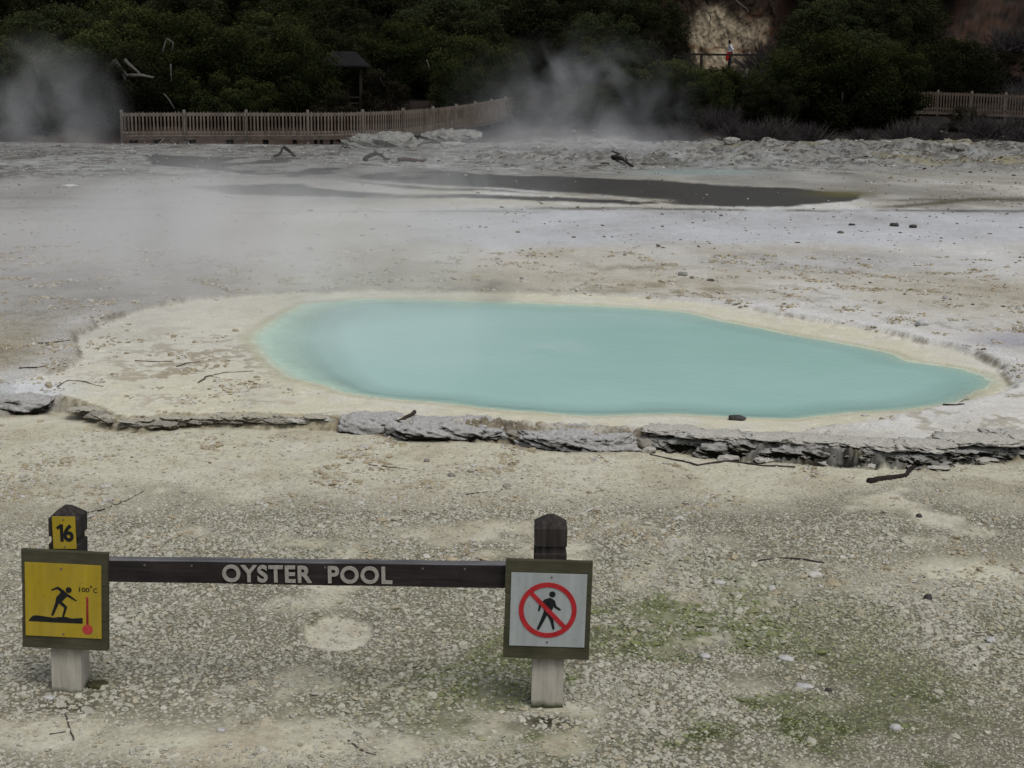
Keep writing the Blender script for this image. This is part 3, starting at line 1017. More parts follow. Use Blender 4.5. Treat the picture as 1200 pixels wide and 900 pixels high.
    ng.interface.new_socket('Geometry', in_out='OUTPUT', socket_type='NodeSocketGeometry')
    N = ng.nodes.new
    gi, go, ip, ci = N('NodeGroupInput'), N('NodeGroupOutput'), N('GeometryNodeInstanceOnPoints'), N('GeometryNodeCollectionInfo')
    ci.inputs['Collection'].default_value = pc
    ci.inputs['Separate Children'].default_value = True
    ci.inputs['Reset Children'].default_value = True
    ip.inputs['Pick Instance'].default_value = True

    def attr(nm, typ):
        a = N('GeometryNodeInputNamedAttribute'); a.data_type = typ
        a.inputs[0].default_value = nm
        return a.outputs[0]
    L = ng.links.new
    L(gi.outputs[0], ip.inputs['Points']); L(ci.outputs[0], ip.inputs['Instance'])
    L(attr('pick', 'INT'), ip.inputs['Instance Index'])
    e2r = N('FunctionNodeEulerToRotation')
    L(attr('rot', 'FLOAT_VECTOR'), e2r.inputs[0]); L(e2r.outputs[0], ip.inputs['Rotation'])
    L(attr('scl', 'FLOAT_VECTOR'), ip.inputs['Scale'])
    L(ip.outputs[0], go.inputs[0])
    md = o.modifiers.new('scatter', 'NODES'); md.node_group = ng
    tag(o, 'loose pale gravel chips and brown crumbs strewn over the silica flats', 'gravel', kind='stuff')


# ------------------------------------------------------------------ rocks, stones, driftwood
def rock(name, label, cat, px, py, L, Wd, H, mat, seed, rz=0.0, group=None, sub=5, strata=0.5, zoff=0.0, sink=0.35, amp=0.3, zc=None, back=None):
    p = on(px, py)
    if back is not None:          # stand it in the face of the step
        q = ground(px, np.interp(px, [a for a, b in LEDGE_PX], [b for a, b in LEDGE_PX]), 0)
        p = Vector((q.x, q.y + back, zc - H * (0.5 - sink)))
    bm = bmesh.new()
    bmesh.ops.create_icosphere(bm, subdivisions=sub, radius=1)
    v = np.array([q.co[:] for q in bm.verts])
    # squarer footprint
    r = np.maximum(np.abs(v[:, 0]), np.abs(v[:, 1])) + 1e-6
    rn = np.sqrt(v[:, 0] ** 2 + v[:, 1] ** 2) + 1e-6
    k = (rn / r) ** 0.5
    v[:, 0] *= k; v[:, 1] *= k
    v[:, 2] = np.sign(v[:, 2]) * np.abs(v[:, 2]) ** 0.7
    asp = np.array([L, Wd, H]) / 2
    w = v * asp
    q = w / max(H, 0.02)
    n = n3(q * 0.55 + seed * 5.1, seed, 4)
    nb = n3(q * 2.2 + seed, seed + 3, 4, 0.6)
    lay = fbm(w[:, 2] / H * 3.4 + 0.5 * n, 0.35 * q[:, 0] + seed, seed + 5, 2)
    nf = n3(q * 6.5 + seed * 1.3, seed + 17, 3, 0.6)
    outw = 1 + amp * n + 0.16 * nb + strata * 0.20 * lay + 0.06 * nf
    w[:, 0] *= outw; w[:, 1] *= outw
    w[:, 2] *= 1 + 0.35 * n3(np.stack([q[:, 0] * 0.5, q[:, 1] * 0.5, 0 * q[:, 0]], 1) + seed * 2, seed + 9, 4)
    w[:, 2] += (0.13 * nb + 0.07 * nf) * H - 0.10 * H * np.clip(np.abs(fbm(w[:, 0] * 9 + seed, w[:, 1] * 12, seed + 21, 3)) * -6 + 0.6, 0, 1)
    for a, b in zip(bm.verts, w): a.co = b
    o = bm_obj(name, bm, mat, smooth=True)
    o.location = (p.x, p.y, p.z + H * (0.5 - sink) + zoff)
    o.rotation_euler = (0, 0, rz)
    tag(o, label, cat, group)
    return o


def rocks():
    rng = random.Random(3)
    rock('sinter_slab', 'big grey layered rock slab at the front pool edge, left of the cream gap', 'rock slab', 531, 508, 0.64, 0.42, 0.145, M['slab'], 21, -0.04, sub=6, back=0.19, zc=0.024, strata=1.0, amp=.22)
    rock('sinter_slab', 'long grey cracked rock slab at the front pool edge, right of the cream gap', 'rock slab', 681, 515, 0.70, 0.40, 0.14, M['slab'], 34, -0.08, sub=6, back=0.17, zc=0.022, strata=1.0, amp=.22)
    rock('sinter_slab', 'low grey crust slab under the forked driftwood at the pool edge', 'rock slab', 434, 500, 0.40, 0.28, 0.14, M['slab'], 8, 0, back=0.13, zc=0.018)
    rock('sinter_slab', 'grey layered ledge rock at the far left end of the pool step', 'rock slab', 14, 480, 0.42, 0.22, 0.12, M['slab'], 9, -0.1, back=0.10, zc=0.045, strata=1.0)
    for k, (a, L, H_, m) in enumerate(((462, .12, .09, 'slab'), (604, .10, .07, 'ledge_brown'), (614, .13, .05, 'ledge_brown'), (596, .09, .05, 'slab'), (757, .14, .09, 'ledge_brown'), (772, .12, .10, 'ledge'), (412, .16, .07, 'ledge'))):
        rock('ledge_rock', 'small rubble rock wedged in a gap between the grey slabs of the step', 'ledge rock', a, 515, L, .10, H_, M[m], 400 + k * 3, k * .5, 'rubble rocks between the grey slabs', amp=.4, strata=.5, back=.05, zc=.03, sub=4)
    # broken ledge, right
    GR = 'broken ledge rocks along the right front step'
    LB = 'black and white broken ledge rock along the right front of the pool step'
    k, x = 0, 770
    while x < 1290:
        L = rng.uniform(.10, .26)
        x += L * 74
        rock('ledge_rock', LB, 'ledge rock', x, 530, L * 1.2, rng.uniform(.08, .13), rng.uniform(.07, .11),
             M['ledge'], 40 + k * 3, rng.uniform(-0.3, 0.25), GR, amp=0.5, strata=1.2, back=rng.uniform(.035, .06), zc=rng.uniform(.025, .045))
        if k % 2 == 0:
            rock('ledge_rock', LB, 'ledge rock', x + rng.uniform(-20, 20), 530, L * .6, .08, rng.uniform(.03, .05),
                 M['crust'], 340 + k * 3, rng.uniform(-0.5, 0.5), GR, amp=0.5, strata=1.0, sub=4, back=rng.uniform(-.04, .0), zc=.008)
        x += L * 74
        k += 1
    k, x = 0, 765
    while x < 1290:
        L = rng.uniform(.22, .46)
        x += L * 78
        rock('crust_plate', 'pale overhanging crust plate capping the right front of the pool step', 'crust plate', x, 530, L, rng.uniform(.20, .30), rng.uniform(.035, .05),
             M['crust'], 640 + k * 5, rng.uniform(-0.15, 0.12), 'crust plates capping the right front step', amp=0.4, strata=.8, back=rng.uniform(.12, .15), zc=rng.uniform(.092, .102))
        x += L * 78
        k += 1
    k, x = 0, 92
    while x < 408:
        L = rng.uniform(.08, .2)
        x += L * 70
        rock('ledge_rock', 'brown crumbling ledge rock along the left front of the pool step', 'ledge rock', x, 490, L * 1.2, rng.uniform(.06, .10), rng.uniform(.03, .055),
             M['ledge_brown'] if x < 330 else M['crust'], 80 + k * 3, rng.uniform(-0.3, 0.3), 'crumbling ledge rocks along the left front step', amp=0.5, strata=1.0, back=rng.uniform(.035, .07), zc=rng.uniform(.022, .04))
        x += L * 75
        k += 1
    k, x = 0, 84
    while x < 412:
        L = rng.uniform(.12, .30)
        x += L * 72
        rock('crust_plate', 'thin cream crust plate capping the left front of the pool step', 'crust plate', x, 490, L, rng.uniform(.09, .16), rng.uniform(.022, .034),
             M['cream_crust'], 840 + k * 5, rng.uniform(-0.2, 0.2), 'crust plates capping the left front step', amp=0.45, strata=.8, back=rng.uniform(.065, .09), zc=rng.uniform(.046, .058))
        x += L * 72
        k += 1
    for px_, py_, w_, sd in ((116, 804, .045, 1),):
        rock('moss_clump', 'dark mossy clump at the foot of the ' + ('left' if sd == 1 else 'right') + ' sign post', 'moss', px_, py_, w_ * 1.3, w_, .022, M['moss'], 700 + sd, 0, sub=5, sink=.35, strata=0, amp=.5)
    # single stones the photo shows clearly
    S = [('stone', 'pale flat stone in the gravel right of the white no-walking sign', 'stone', 843, 684, .055, .035, .018, 'pale_stone'),
         ('stone', 'pale flat stone low on the right, left of a mossy patch', 'stone', 921, 773, .055, .038, .018, 'pale_stone'),
         ('stone', 'dark upright stone in the gravel on the right side', 'stone', 1087, 703, .034, .026, .034, 'dark_stone'),
         ('stone', 'small black stone on the sand at right, above the gravel', 'stone', 1077, 606, .028, .024, .022, 'dark_stone'),
         ('stone', 'small black stone low on the right by a bare sand patch', 'stone', 971, 810, .020, .016, .014, 'dark_stone'),
         ('stone', 'pale block stone near the bottom, right of centre', 'stone', 1049, 855, .036, .026, .022, 'pale_stone'),
         ('stone', 'pale stone between mossy gravel low right of the white sign', 'stone', 826, 771, .036, .03, .02, 'pale_stone'),
         ('stone', 'broad pale stone at the lower right among green gravel', 'stone', 943, 806, .055, .032, .016, 'pale_stone'),
         ('stone', 'pale stone in the gravel by the right edge of the frame', 'stone', 1161, 752, .035, .03, .02, 'pale_stone'),
         ('stone', 'white stone at the bottom left below the yellow sign', 'stone', 259, 857, .028, .02, .014, 'pale_stone'),
         ('stone', 'white stone lying against the foot of the left sign post', 'stone', 58, 819, .034, .024, .014, 'pale_stone'),
         ('stone', 'dark grey stone on the sand under the gap between the big slabs', 'stone', 500, 541, .03, .024, .02, 'grey_stone'),
         ('stone', 'grey stone on the bare sand below the left slab', 'stone', 529, 558, .04, .03, .02, 'grey_stone'),
         ('stone', 'pale boulder lying on the white crust behind the pool at right', 'stone', 1080, 381, .10, .08, .06, 'pale_stone'),
         ('stone', 'dark brown stone block lying on the front beach of the pool', 'stone', 863, 492, .10, .05, .035, 'dark_stone'),
         ('stone', 'white pebble on the pool beach right of the dark block', 'stone', 1014, 487, .05, .03, .012, 'pale_stone'),
         ('stone', 'grey rounded stone on the flats behind the pool, centre right', 'stone', 800, 323, .10, .09, .05, 'grey_stone'),
         ('stone', 'pale stone on the left far flats', 'stone', 81, 219, .32, .2, .06, 'pale_stone'),
         ('stone', 'whitish stone beside the boardwalk front, far left', 'stone', 153, 180, .32, .24, .16, 'far_pale'),
         ('stone', 'dark stone on the salt flat, left of its neighbour', 'stone', 1048, 265, .13, .10, .07, 'dark_stone'),
         ('stone', 'dark stone on the salt flat, right of its neighbour', 'stone', 1070, 267, .11, .09, .06, 'dark_stone'),
         ('stone', 'small dark stone alone on the middle of the salt flat', 'stone', 998, 264, .10, .07, .035, 'dark_stone'),
         ('stone', 'yellowish boulder among the rubble under the grey brush at far right', 'stone', 1110, 175, .5, .35, .25, 'far_pale'),
         ('stone', 'larger yellowish boulder among rubble, rightmost under the brush', 'stone', 1126, 175, .55, .4, .3, 'far_pale'),
         ('stone', 'white boulder beside the steaming vent under the bushes', 'stone', 856, 168, .6, .4, .28, 'far_pale'),
         ('stone', 'white slab stone on the mound in front of the curving fence', 'stone', 530, 172, .9, .5, .2, 'far_pale')]
    for i, (nm, lb, ct, a, b, L, w, h, m) in enumerate(S):
        rock(nm, lb, ct, a, b, L, w, h, M[m], 200 + i * 2, rng.uniform(-0.5, 0.5), sub=4, sink=0.22, strata=0.2)
    # sinter mounds before the curving fence
    rock('sinter_mound', 'pale hummock of sinter below the middle of the fence', 'mound', 452, 172, 2.6, 1.8, 0.75, M['pale_mound'], 301, 0, sub=6, sink=0.4, strata=0.2)
    rock('sinter_mound', 'pale hummock of sinter below the bend of the fence, right of the other mound', 'mound', 522, 166, 2.6, 2.0, 0.9, M['pale_mound'], 305, 0, sub=6, sink=0.4, strata=0.2)


def drift(name, label, pts_px, r0, r1, mat, cat='driftwood', lift=0.6, seed=0, group=None, forks=(), z=0.08, sides=8, arch=None):
    rng = random.Random(seed)
    if name == 'fallen_branch': r0, r1 = r0 * .75, r1 * .75
    if cat == 'driftwood' and r0 > .03: r0, r1 = r0 * .65, r1 * .65
    root_pts = []
    for i, q in enumerate(pts_px):
        g = on(q[0], q[1], z)
        r = r0 + (r1 - r0) * i / max(1, len(pts_px) - 1)
        g.z += r * lift + (q[2] if len(q) > 2 else 0)
        root_pts.append(g)
    # subdivide for a natural bend
    P = []
    for i in range(len(root_pts) - 1):
        a, b = root_pts[i], root_pts[i + 1]
        L = (b - a).length
        for k in range(4):
            j = Vector((rng.uniform(-1, 1), rng.uniform(-1, 1), rng.uniform(-.5, .5))) * L * 0.035 if k else Vector((0, 0, 0))
            P.append(a.lerp(b, k / 4) + j)
    P.append(root_pts[-1])
    org = P[0].copy()
    mb = MB()
    n = len(P)
    radii = [(r0 + (r1 - r0) * i / (n - 1)) * rng.uniform(0.8, 1.25) for i in range(n)]
    mb.add(tube_data([p - org for p in P], radii, sides, 0.12, rng))
    o = mb.obj(name, mat, loc=org)
    tag(o, label, cat, group)
    for fk in forks:
        i = min(n - 1, int(fk[0] * (n - 1)))
        g = on(fk[1], fk[2], z); g.z += fk[3]
        pts = wiggle(P[i] - org, g - org, 4, 0.05, rng)
        mb2 = MB(); mb2.add(tube_data(pts, [radii[i] * 0.7 * (1 - 0.18 * k) for k in range(5)], 7, 0.12, rng))
        mb2.obj('branch', mat, parent=o)
    return o


def driftwood():
    drift('driftwood', 'dark forked driftwood branch lying against the left slab at the pool edge', [(400, 501), (430, 502), (455, 500), (472, 495, .01), (486, 486, .012)], .014, .010, M['driftwood'], seed=1,
          forks=((0.35, 424, 496, .02), (0.2, 405, 496, .015)))
    drift('driftwood', 'thick black driftwood stick below the ledge on the right', [(1018, 566), (1040, 562), (1060, 559), (1072, 549, .01), (1082, 541, .02)], .015, .008, M['darkwood'], seed=2)
    drift('fallen_branch', 'long thin brown branch on the sand below the right ledge', [(762, 533), (800, 541), (818, 546), (850, 541), (890, 546), (932, 548)], .006, .008, M['driftwood'], 'branch', seed=3)
    drift('fallen_branch', 'thin dark twig lying behind the left sign post', [(100, 602), (120, 598), (135, 592), (150, 586), (168, 576)], .005, .003, M['driftwood'], 'branch', seed=4, z=0,
          forks=((0.5, 125, 588, .01),))
    drift('fallen_branch', 'curved grey twig in the left terrace of the basin', [(232, 449), (245, 441), (262, 437), (280, 436), (297, 435)], .007, .004, M['twig'], 'branch', seed=5, forks=((0.3, 262, 445, .0),))
    drift('fallen_branch', 'thin twig beside the small fork in the left basin', [(158, 423), (175, 424), (203, 424)], .006, .004, M['twig'], 'branch', seed=6)
    drift('fallen_branch', 'bowed brown twig near the left basin wall', [(67, 454), (80, 446), (95, 447), (121, 453)], .006, .004, M['twig'], 'branch', seed=7)
    drift('fallen_branch', 'short twig above the fork in the left basin', [(207, 430), (217, 426), (235, 424)], .006, .004, M['driftwood'], 'branch', seed=8)
    drift('fallen_branch', 'dark twig outside the left basin wall', [(45, 403), (60, 402), (82, 399)], .008, .005, M['driftwood'], 'branch', seed=9)
    drift('fallen_branch', 'dark twig lying left of the white sheet', [(22, 432), (45, 431), (70, 428)], .007, .005, M['driftwood'], 'branch', seed=10)
    drift('fallen_branch', 'short dark twig at the right shore of the pool', [(1105, 475), (1118, 475), (1130, 474)], .008, .006, M['darkwood'], 'branch', seed=11, forks=((0.8, 1124, 467, .03),))
    drift('fallen_branch', 'small dark twig afloat at the right tip of the pool', [(1121, 451), (1128, 450), (1135, 449)], .007, .004, M['darkwood'], 'branch', seed=12, z=.055)
    drift('fallen_branch', 'bleached twig on bare ground at the bottom left', [(76, 836), (80, 845), (83, 858), (86, 868)], .0035, .0035, M['deadwood'], 'branch', seed=13, z=0)
    drift('fallen_branch', 'thin dark twig crossing the bleached one at bottom left', [(58, 861), (70, 859), (82, 857)], .003, .002, M['driftwood'], 'branch', seed=14, z=0)
    drift('fallen_branch', 'grey twig at the bottom edge left of centre', [(408, 868), (418, 876), (428, 882), (440, 885)], .004, .003, M['twig'], 'branch', seed=15, z=0)
    drift('fallen_branch', 'thin twig on the gravel under the rail lettering', [(475, 780), (488, 783), (502, 785)], .004, .003, M['driftwood'], 'branch', seed=16, z=0)
    drift('fallen_branch', 'thin dark twig in the gravel right of the white sign', [(888, 658), (912, 654), (940, 656), (966, 660)], .004, .005, M['driftwood'], 'branch', seed=17, z=0)
    drift('fallen_branch', 'short grey twig on sand below the left slab', [(432, 545), (450, 547), (478, 550)], .005, .003, M['twig'], 'branch', seed=18, z=0)
    drift('fallen_branch', 'thin stick lying along the sand under the slabs', [(546, 580), (560, 578), (571, 577)], .005, .004, M['driftwood'], 'branch', seed=19, z=0)
    drift('driftwood', 'dark root stump on the far grey flats at centre right', [(718, 186), (728, 191, .1), (742, 196)], .10, .05, M['darkwood'], seed=20, z=.1, forks=((0.4, 722, 182, .15), (.8, 738, 190, .2)))
    drift('driftwood', 'dark tangled driftwood on the flats below the fence', [(428, 189), (440, 186, .15), (455, 188)], .09, .06, M['darkwood'], seed=21, z=.1, forks=((0.4, 446, 183, .1), (.7, 452, 184, .2)))
    drift('driftwood', 'arched dark root on the flats left of the tangled wood', [(322, 184), (333, 181, .2), (345, 184)], .06, .05, M['darkwood'], seed=22, z=.1, forks=((0.5, 340, 180, .1),))
    drift('driftwood', 'reddish driftwood log right of the tangled wood', [(466, 189), (480, 189), (497, 190)], .10, .06, M['redwood'], seed=23, z=.1)
    drift('driftwood', 'bleached tangled branches under the left boardwalk', [(176, 170), (190, 166, .2), (205, 168), (222, 172)], .05, .04, M['deadwood'], seed=24, z=.1,
          forks=((0.3, 184, 162, .3), (0.5, 200, 162, .3), (0.7, 214, 164, .2)))


M['pale_mound'] = rough_mat('pale_mound_sinter', (0.09, 0.09, 0.083), (0.29, 0.288, 0.27), 2.2, 0.95, 0.08, 8)
M['yellow_mound'] = rough_mat('yellow_mound_sinter', (0.11, 0.10, 0.07), (0.27, 0.25, 0.17), 2.0, 0.95, 0.08, 8)
M['redwood'] = wood('reddish_wood', (0.03, 0.014, 0.01), (0.10, 0.05, 0.04), 4)

# ------------------------------------------------------------------ barrier with name rail and signs


def prism(bm, pts, y0, y1):
    """closed x/z outline extruded from y0 (front) to y1"""
    A = [bm.verts.new((x, y0, z)) for x, z in pts]
    B = [bm.verts.new((x, y1, z)) for x, z in pts]
    n = len(pts)
    tri = tessellate_polygon([[Vector((x, z, 0)) for x, z in pts]])
    for t in tri:
        for R_, flip in ((A, False), (B, True)):
            try: bm.faces.new([R_[i] for i in (t if not flip else reversed(t))])
            except ValueError: pass
    for i in range(n):
        j = (i + 1) % n
        bm.faces.new((A[i], B[i], B[j], A[j]))
    bmesh.ops.recalc_face_normals(bm, faces=bm.faces[:])


def circle_pts(cx, cz, r, n=40):
    return [(cx + r * math.cos(2 * math.pi * k / n), cz + r * math.sin(2 * math.pi * k / n)) for k in range(n)]


def stroke(a, b, w0, w1=None):
    w1 = w1 or w0
    a, b = Vector(a), Vector(b)
    d = (b - a).normalized(); n = Vector((-d.y, d.x))
    out = []
    for k in range(9):
        t = math.pi * k / 8
        v = b + (n * math.cos(t) + d * math.sin(t)) * w1 / 2
        out.append((v.x, v.y))
    for k in range(9):
        t = math.pi * k / 8
        v = a + (-n * math.cos(t) - d * math.sin(t)) * w0 / 2
        out.append((v.x, v.y))
    return out


def text_mesh(name, body, w, h, depth, mat, parent, loc, bold=0.02, spacing=1.0, roty=0.0):
    cu = bpy.data.curves.new(name, 'FONT')
    cu.body = body
    cu.extrude = 0.5
    cu.offset = bold
    cu.space_character = spacing
    cu.resolution_u = 6
    tmp = bpy.data.objects.new('tmp_text', cu)
    col.objects.link(tmp)
    dg = bpy.context.evaluated_depsgraph_get()
    me = bpy.data.meshes.new_from_object(tmp.evaluated_get(dg))
    bpy.data.objects.remove(tmp)
    p = np.array([v.co[:] for v in me.vertices])
    lo, hi = p.min(0), p.max(0)
    p = (p - (lo + hi) / 2) / (hi - lo)
    q = np.stack([p[:, 0] * w, -p[:, 2] * depth, p[:, 1] * h], 1)
    for v, c in zip(me.vertices, q): v.co = c
    me.materials.clear(); me.materials.append(mat)
    me.name = name
    o = bpy.data.objects.new(name, me)
    col.objects.link(o)
    o.parent = parent
    o.location = loc
    o.rotation_euler = (0, roty, 0)
    return o


def barrier():
    gl = ground(77, 812, 0.0)
    gr = ground(642, 827, 0.0)
    YL, YR = gl.y + 0.05, gr.y + 0.05            # post centres
    root = empty('name_barrier', (gl.x, YL, 0))
    tag(root, 'dark timber barrier of two posts and a rail lettered OYSTER POOL', 'barrier')

    def local(v): return Vector((v.x - gl.x, v.y - YL, v.z))

    def post(cx, Y, ztop, w, label, lean, z_neck=None):
        bm = bmesh.new()
        h = w / 2
        e = ztop - 0.032
        segs = [(-0.06, 1), (e - 0.085, 1), (e - 0.084, 0.86), (e - 0.062, 0.86), (e - 0.06, 1.0), (e, 1.0), (ztop - 0.006, 0.35), (ztop, 0.22)]
        rings = []
        for z, k in segs:
            rings.append([bm.verts.new((sx * h * k, sy * h * k, z)) for sx, sy in ((-1, -1), (1, -1), (1, 1), (-1, 1))])
        for a, b in zip(rings, rings[1:]):
            for i in range(4):
                bm.faces.new((a[i], a[(i + 1) % 4], b[(i + 1) % 4], b[i]))
        bm.faces.new(rings[-1]); bm.faces.new(list(reversed(rings[0])))
        o = bm_obj('post', bm, M['post'], root, bevel=0.0022)
        o.location = local(Vector((cx, Y, 0)))
        o.rotation_euler = (0, lean, 0)
        if label: o['label'] = label
        return o
    ztl = wall(80, 592, YL).z
    ztr = wall(644, 603, YR).z
    xl = wall(78, 812, YL - .05).x
    xr = wall(641, 827, YR - .05).x
    post(xl, YL, ztl, 0.098, None, RAD(1.7))
    # right post leans a touch
    post(xr, YR, ztr, 0.104, None, RAD(0.3))
    # rail between the posts
    a = wall(128, 655, YL - .05); a2 = wall(128, 681, YL - .05)
    b = wall(592, 662, YR - .05); b2 = wall(592, 690, YR - .05)
    x0, x1 = xl + 0.051, xr - 0.054
    k = (b.z - a.z) / (b.x - a.x)
    kb = (b2.z - a2.z) / (b2.x - a2.x)
    yf0, yf1 = YL - .050, YR - .050
    th = 0.046

    def railv(x, zt):
        t = (x - xl) / (xr - xl)
        yf = yf0 + (yf1 - yf0) * t
        z = (a.z + k * (x - a.x)) if zt else (a2.z + kb * (x - a2.x))
        return yf, z
    bm = bmesh.new()
    n = 24
    rings = []
    rg = random.Random(4)
    for i in range(n + 1):
        x = x0 + (x1 - x0) * i / n
        yf, zt = railv(x, True); _, zb = railv(x, False)
        wv = rg.uniform(-.0006, .0006)
        zt -= 0.004
        rings.append([bm.verts.new(local(Vector(q))) for q in ((x, yf, zb + wv), (x, yf, zt + wv), (x, yf + th, zt + wv), (x, yf + th, zb))])
    for p, q in zip(rings, rings[1:]):
        for i in range(4):
            f = bm.faces.new((p[i], q[i], q[(i + 1) % 4], p[(i + 1) % 4]))
            f.material_index = 1 if i == 1 else 0
    bm.faces.new(rings[0]); bm.faces.new(rings[-1])
    bmesh.ops.recalc_face_normals(bm, faces=bm.faces[:])
    rail = bm_obj('rail', bm, [M['rail'], M['rail_top']], root)
    # lettering
    ca = wall(262, 672, YL - .05); cb = wall(461, 676.5, YL - .05)
    w_ = (cb.x - ca.x)
    h_ = (wall(300, 663, YL - .05).z - wall(300, 683, YL - .05).z)
    xm = (ca.x + cb.x) / 2
    yf, zt_ = railv(xm, True)
    zm = (zt_ - 0.004 + railv(xm, False)[1]) / 2
    text_mesh('lettering', 'OYSTER  POOL', w_, h_, 0.005, M['letter'], rail, local(Vector((xm, yf - 0.003, zm))), bold=0.028, spacing=1.10, roty=math.atan(-k)).rotation_euler[2] = math.atan2(yf1 - yf0, xr - xl)
    for sx in (0.25, 0.42, 0.9, 1.25, 1.4):
        bm = bmesh.new()
        bmesh.ops.create_cone(bm, cap_ends=True, segments=10, radius1=.004, radius2=.003, depth=.002)
        yf, zt = railv(x0 + sx * .9, True)
        o = bm_obj('screw', bm, M['screw'], rail)
        o.rotation_euler = (RAD(90), 0, 0)
        o.location = local(Vector((x0 + sx * .9, yf - .001, zt - 0.018)))

    # ------------- number plaque
    yp = YL - .0505
    c0, c1 = wall(61, 605, yp), wall(90, 643, yp)
    pl = empty('number_plaque', ((c0.x + c1.x) / 2, yp, (c0.z + c1.z) / 2))
    tag(pl, 'small yellow plaque numbered 16 on the top of the left post', 'plaque')
    w, h = c1.x - c0.x, c0.z - c1.z
    bm = bmesh.new(); add_box(bm, -w / 2, w / 2, -.004, 0, -h / 2, h / 2)
    bm_obj('plate', bm, M['yellow'], pl, bevel=.0008)
    text_mesh('digit', '6', w * .44, h * .54, .001, M['black'], pl, (w * .19, -.0046, 0), bold=.03)
    bm = bmesh.new(); q = h * .27
    prism(bm, [(-w * .17, -q), (-w * .03, -q), (-w * .03, q), (-w * .14, q), (-w * .33, q * .66), (-w * .28, q * .38), (-w * .17, q * .52)], -.0051, -.0041)
    bm_obj('digit', bm, M['black'], pl)
    for zz in (h * .41, -h * .43):
        bm = bmesh.new(); bmesh.ops.create_cone(bm, cap_ends=True, segments=10, radius1=.003, radius2=.002, depth=.002)
        o = bm_obj('screw', bm, M['screw'], pl); o.rotation_euler = (RAD(90), 0, 0); o.location = (0, -.005, zz)

    # ------------- sign boards
    def sign(name, label, corners, Y, panel_px, mat):
        TL, TR, BR, BL = [wall(q[0], q[1], Y) for q in corners]
        cx = (TL + TR + BR + BL) / 4
        w = ((TR - TL).length + (BR - BL).length) / 2
        h = ((TL - BL).length + (TR - BR).length) / 2
        rot = -(math.atan2(TR.z - TL.z, TR.x - TL.x) + math.atan2(BR.z - BL.z, BR.x - BL.x)) / 2
        lean = (math.atan2(TL.x - BL.x, TL.z - BL.z) + math.atan2(TR.x - BR.x, TR.z - BR.z)) / 2
        e = empty(name, cx)
        e.rotation_euler = (0, (rot + lean) / 2, 0)
        tag(e, label, 'sign')
        bm = bmesh.new()
        g = .0016
        th = .022
        # three boards butted together, grooves between
        zs = [-h / 2, -h / 2 + h * .30, -h / 2 + h * .66, h / 2]
        for i in range(3):
            add_box(bm, -w / 2 + (0.0015 if i == 1 else 0), w / 2, -th / 2, th / 2, zs[i] + (g if i else 0), zs[i + 1])
        bd = bm_obj('backing_board', bm, M['board'], e, bevel=.0012)
        PT = [wall(q[0], q[1], Y - th / 2) for q in panel_px]
        pw = ((PT[1] - PT[0]).length + (PT[2] - PT[3]).length) / 2
        ph = ((PT[0] - PT[3]).length + (PT[1] - PT[2]).length) / 2
        pc = (PT[0] + PT[1] + PT[2] + PT[3]) / 4
        off = pc - cx
        bm = bmesh.new()
        add_box(bm, -pw / 2, pw / 2, -.003, 0, -ph / 2, ph / 2)
        pn = bm_obj('panel', bm, mat, e, bevel=.0006)
        pn.location = (off.x, -th / 2 - .0002, off.z)
        return e, pn, pw, ph

    Yb = YL - .05 - .0135
    e, pn, pw, ph = sign('warning_sign', 'yellow hot ground warning sign reading 100°C on the left post',
                         [(26, 643), (127.5, 648), (127, 761), (27.5, 757)], Yb, [(29.5, 659), (119, 662), (119, 747.5), (30, 745)], M['yellow'])

    def uv1(X, Y_):
        return ((X - 476) / 573 * pw, -(Y_ - 471 - (X - 476) * .03) / 553 * ph)

    def fig(parent, name, polys, mat, y=-.0032, t=.0005):
        bm = bmesh.new()
        for i, p in enumerate(polys):
            b2 = bmesh.new()
            prism(b2, p, y - t - i * .00012, y)
            me = bpy.data.meshes.new('tmp'); b2.to_mesh(me); b2.free()
            bm.from_mesh(me); bpy.data.meshes.remove(me)
        return bm_obj(name, bm, mat, parent)

    def S1(a, b, w0, w1=None):
        sc = pw / 573
        return stroke(uv1(*a), uv1(*b), w0 * sc, (w1 or w0) * sc)
    sc = pw / 573
    polys = [circle_pts(*uv1(518, 390), 23 * sc), S1((393, 391), (436, 374), 11, 17), S1((436, 374), (478, 405), 18, 26),
             [uv1(*q) for q in ((462, 388), (500, 408), (515, 428), (482, 462), (452, 496), (418, 480), (424, 446), (455, 412))],
             S1((502, 424), (574, 469), 22, 9), S1((434, 480), (395, 578), 28, 17), S1((448, 478), (496, 520), 26, 20), S1((496, 520), (476, 586), 20, 15)]
    fig(pn, 'pictogram', polys, M['black'])
    ground_poly = [(213, 629), (232, 600), (250, 588), (275, 585), (330, 591), (400, 601), (440, 595), (490, 592), (540, 605), (622, 598), (622, 642), (420, 637)]
    fig(pn, 'ground_symbol', [[uv1(*q) for q in ground_poly]], M['black'])
    fig(pn, 'thermometer', [S1((657, 445), (658, 670), 17), circle_pts(*uv1(658, 687), 39 * sc)], M['thermo_red'])
    tk = [[uv1(*q) for q in ((650, yy), (666, yy), (666, yy + 4), (650, yy + 4))] for yy in range(452, 640, 13)]
    fig(pn, 'scale_marks', tk, M['dark_red'], y=-.0038)
    t = uv1(635, 386)
    text_mesh('number', '100', 78 * sc, 36 * sc, .0006, M['black'], pn, (t[0], -.0034, t[1]), bold=.015, roty=RAD(1.2))
    t = uv1(717, 390)
    text_mesh('letter', 'C', 30 * sc, 36 * sc, .0006, M['black'], pn, (t[0], -.0034, t[1]), bold=.015, roty=RAD(1.2))
    c = uv1(686, 362)
    ring = circle_pts(c[0], c[1], 9 * sc, 20)
    inner = circle_pts(c[0], c[1], 5 * sc, 20)
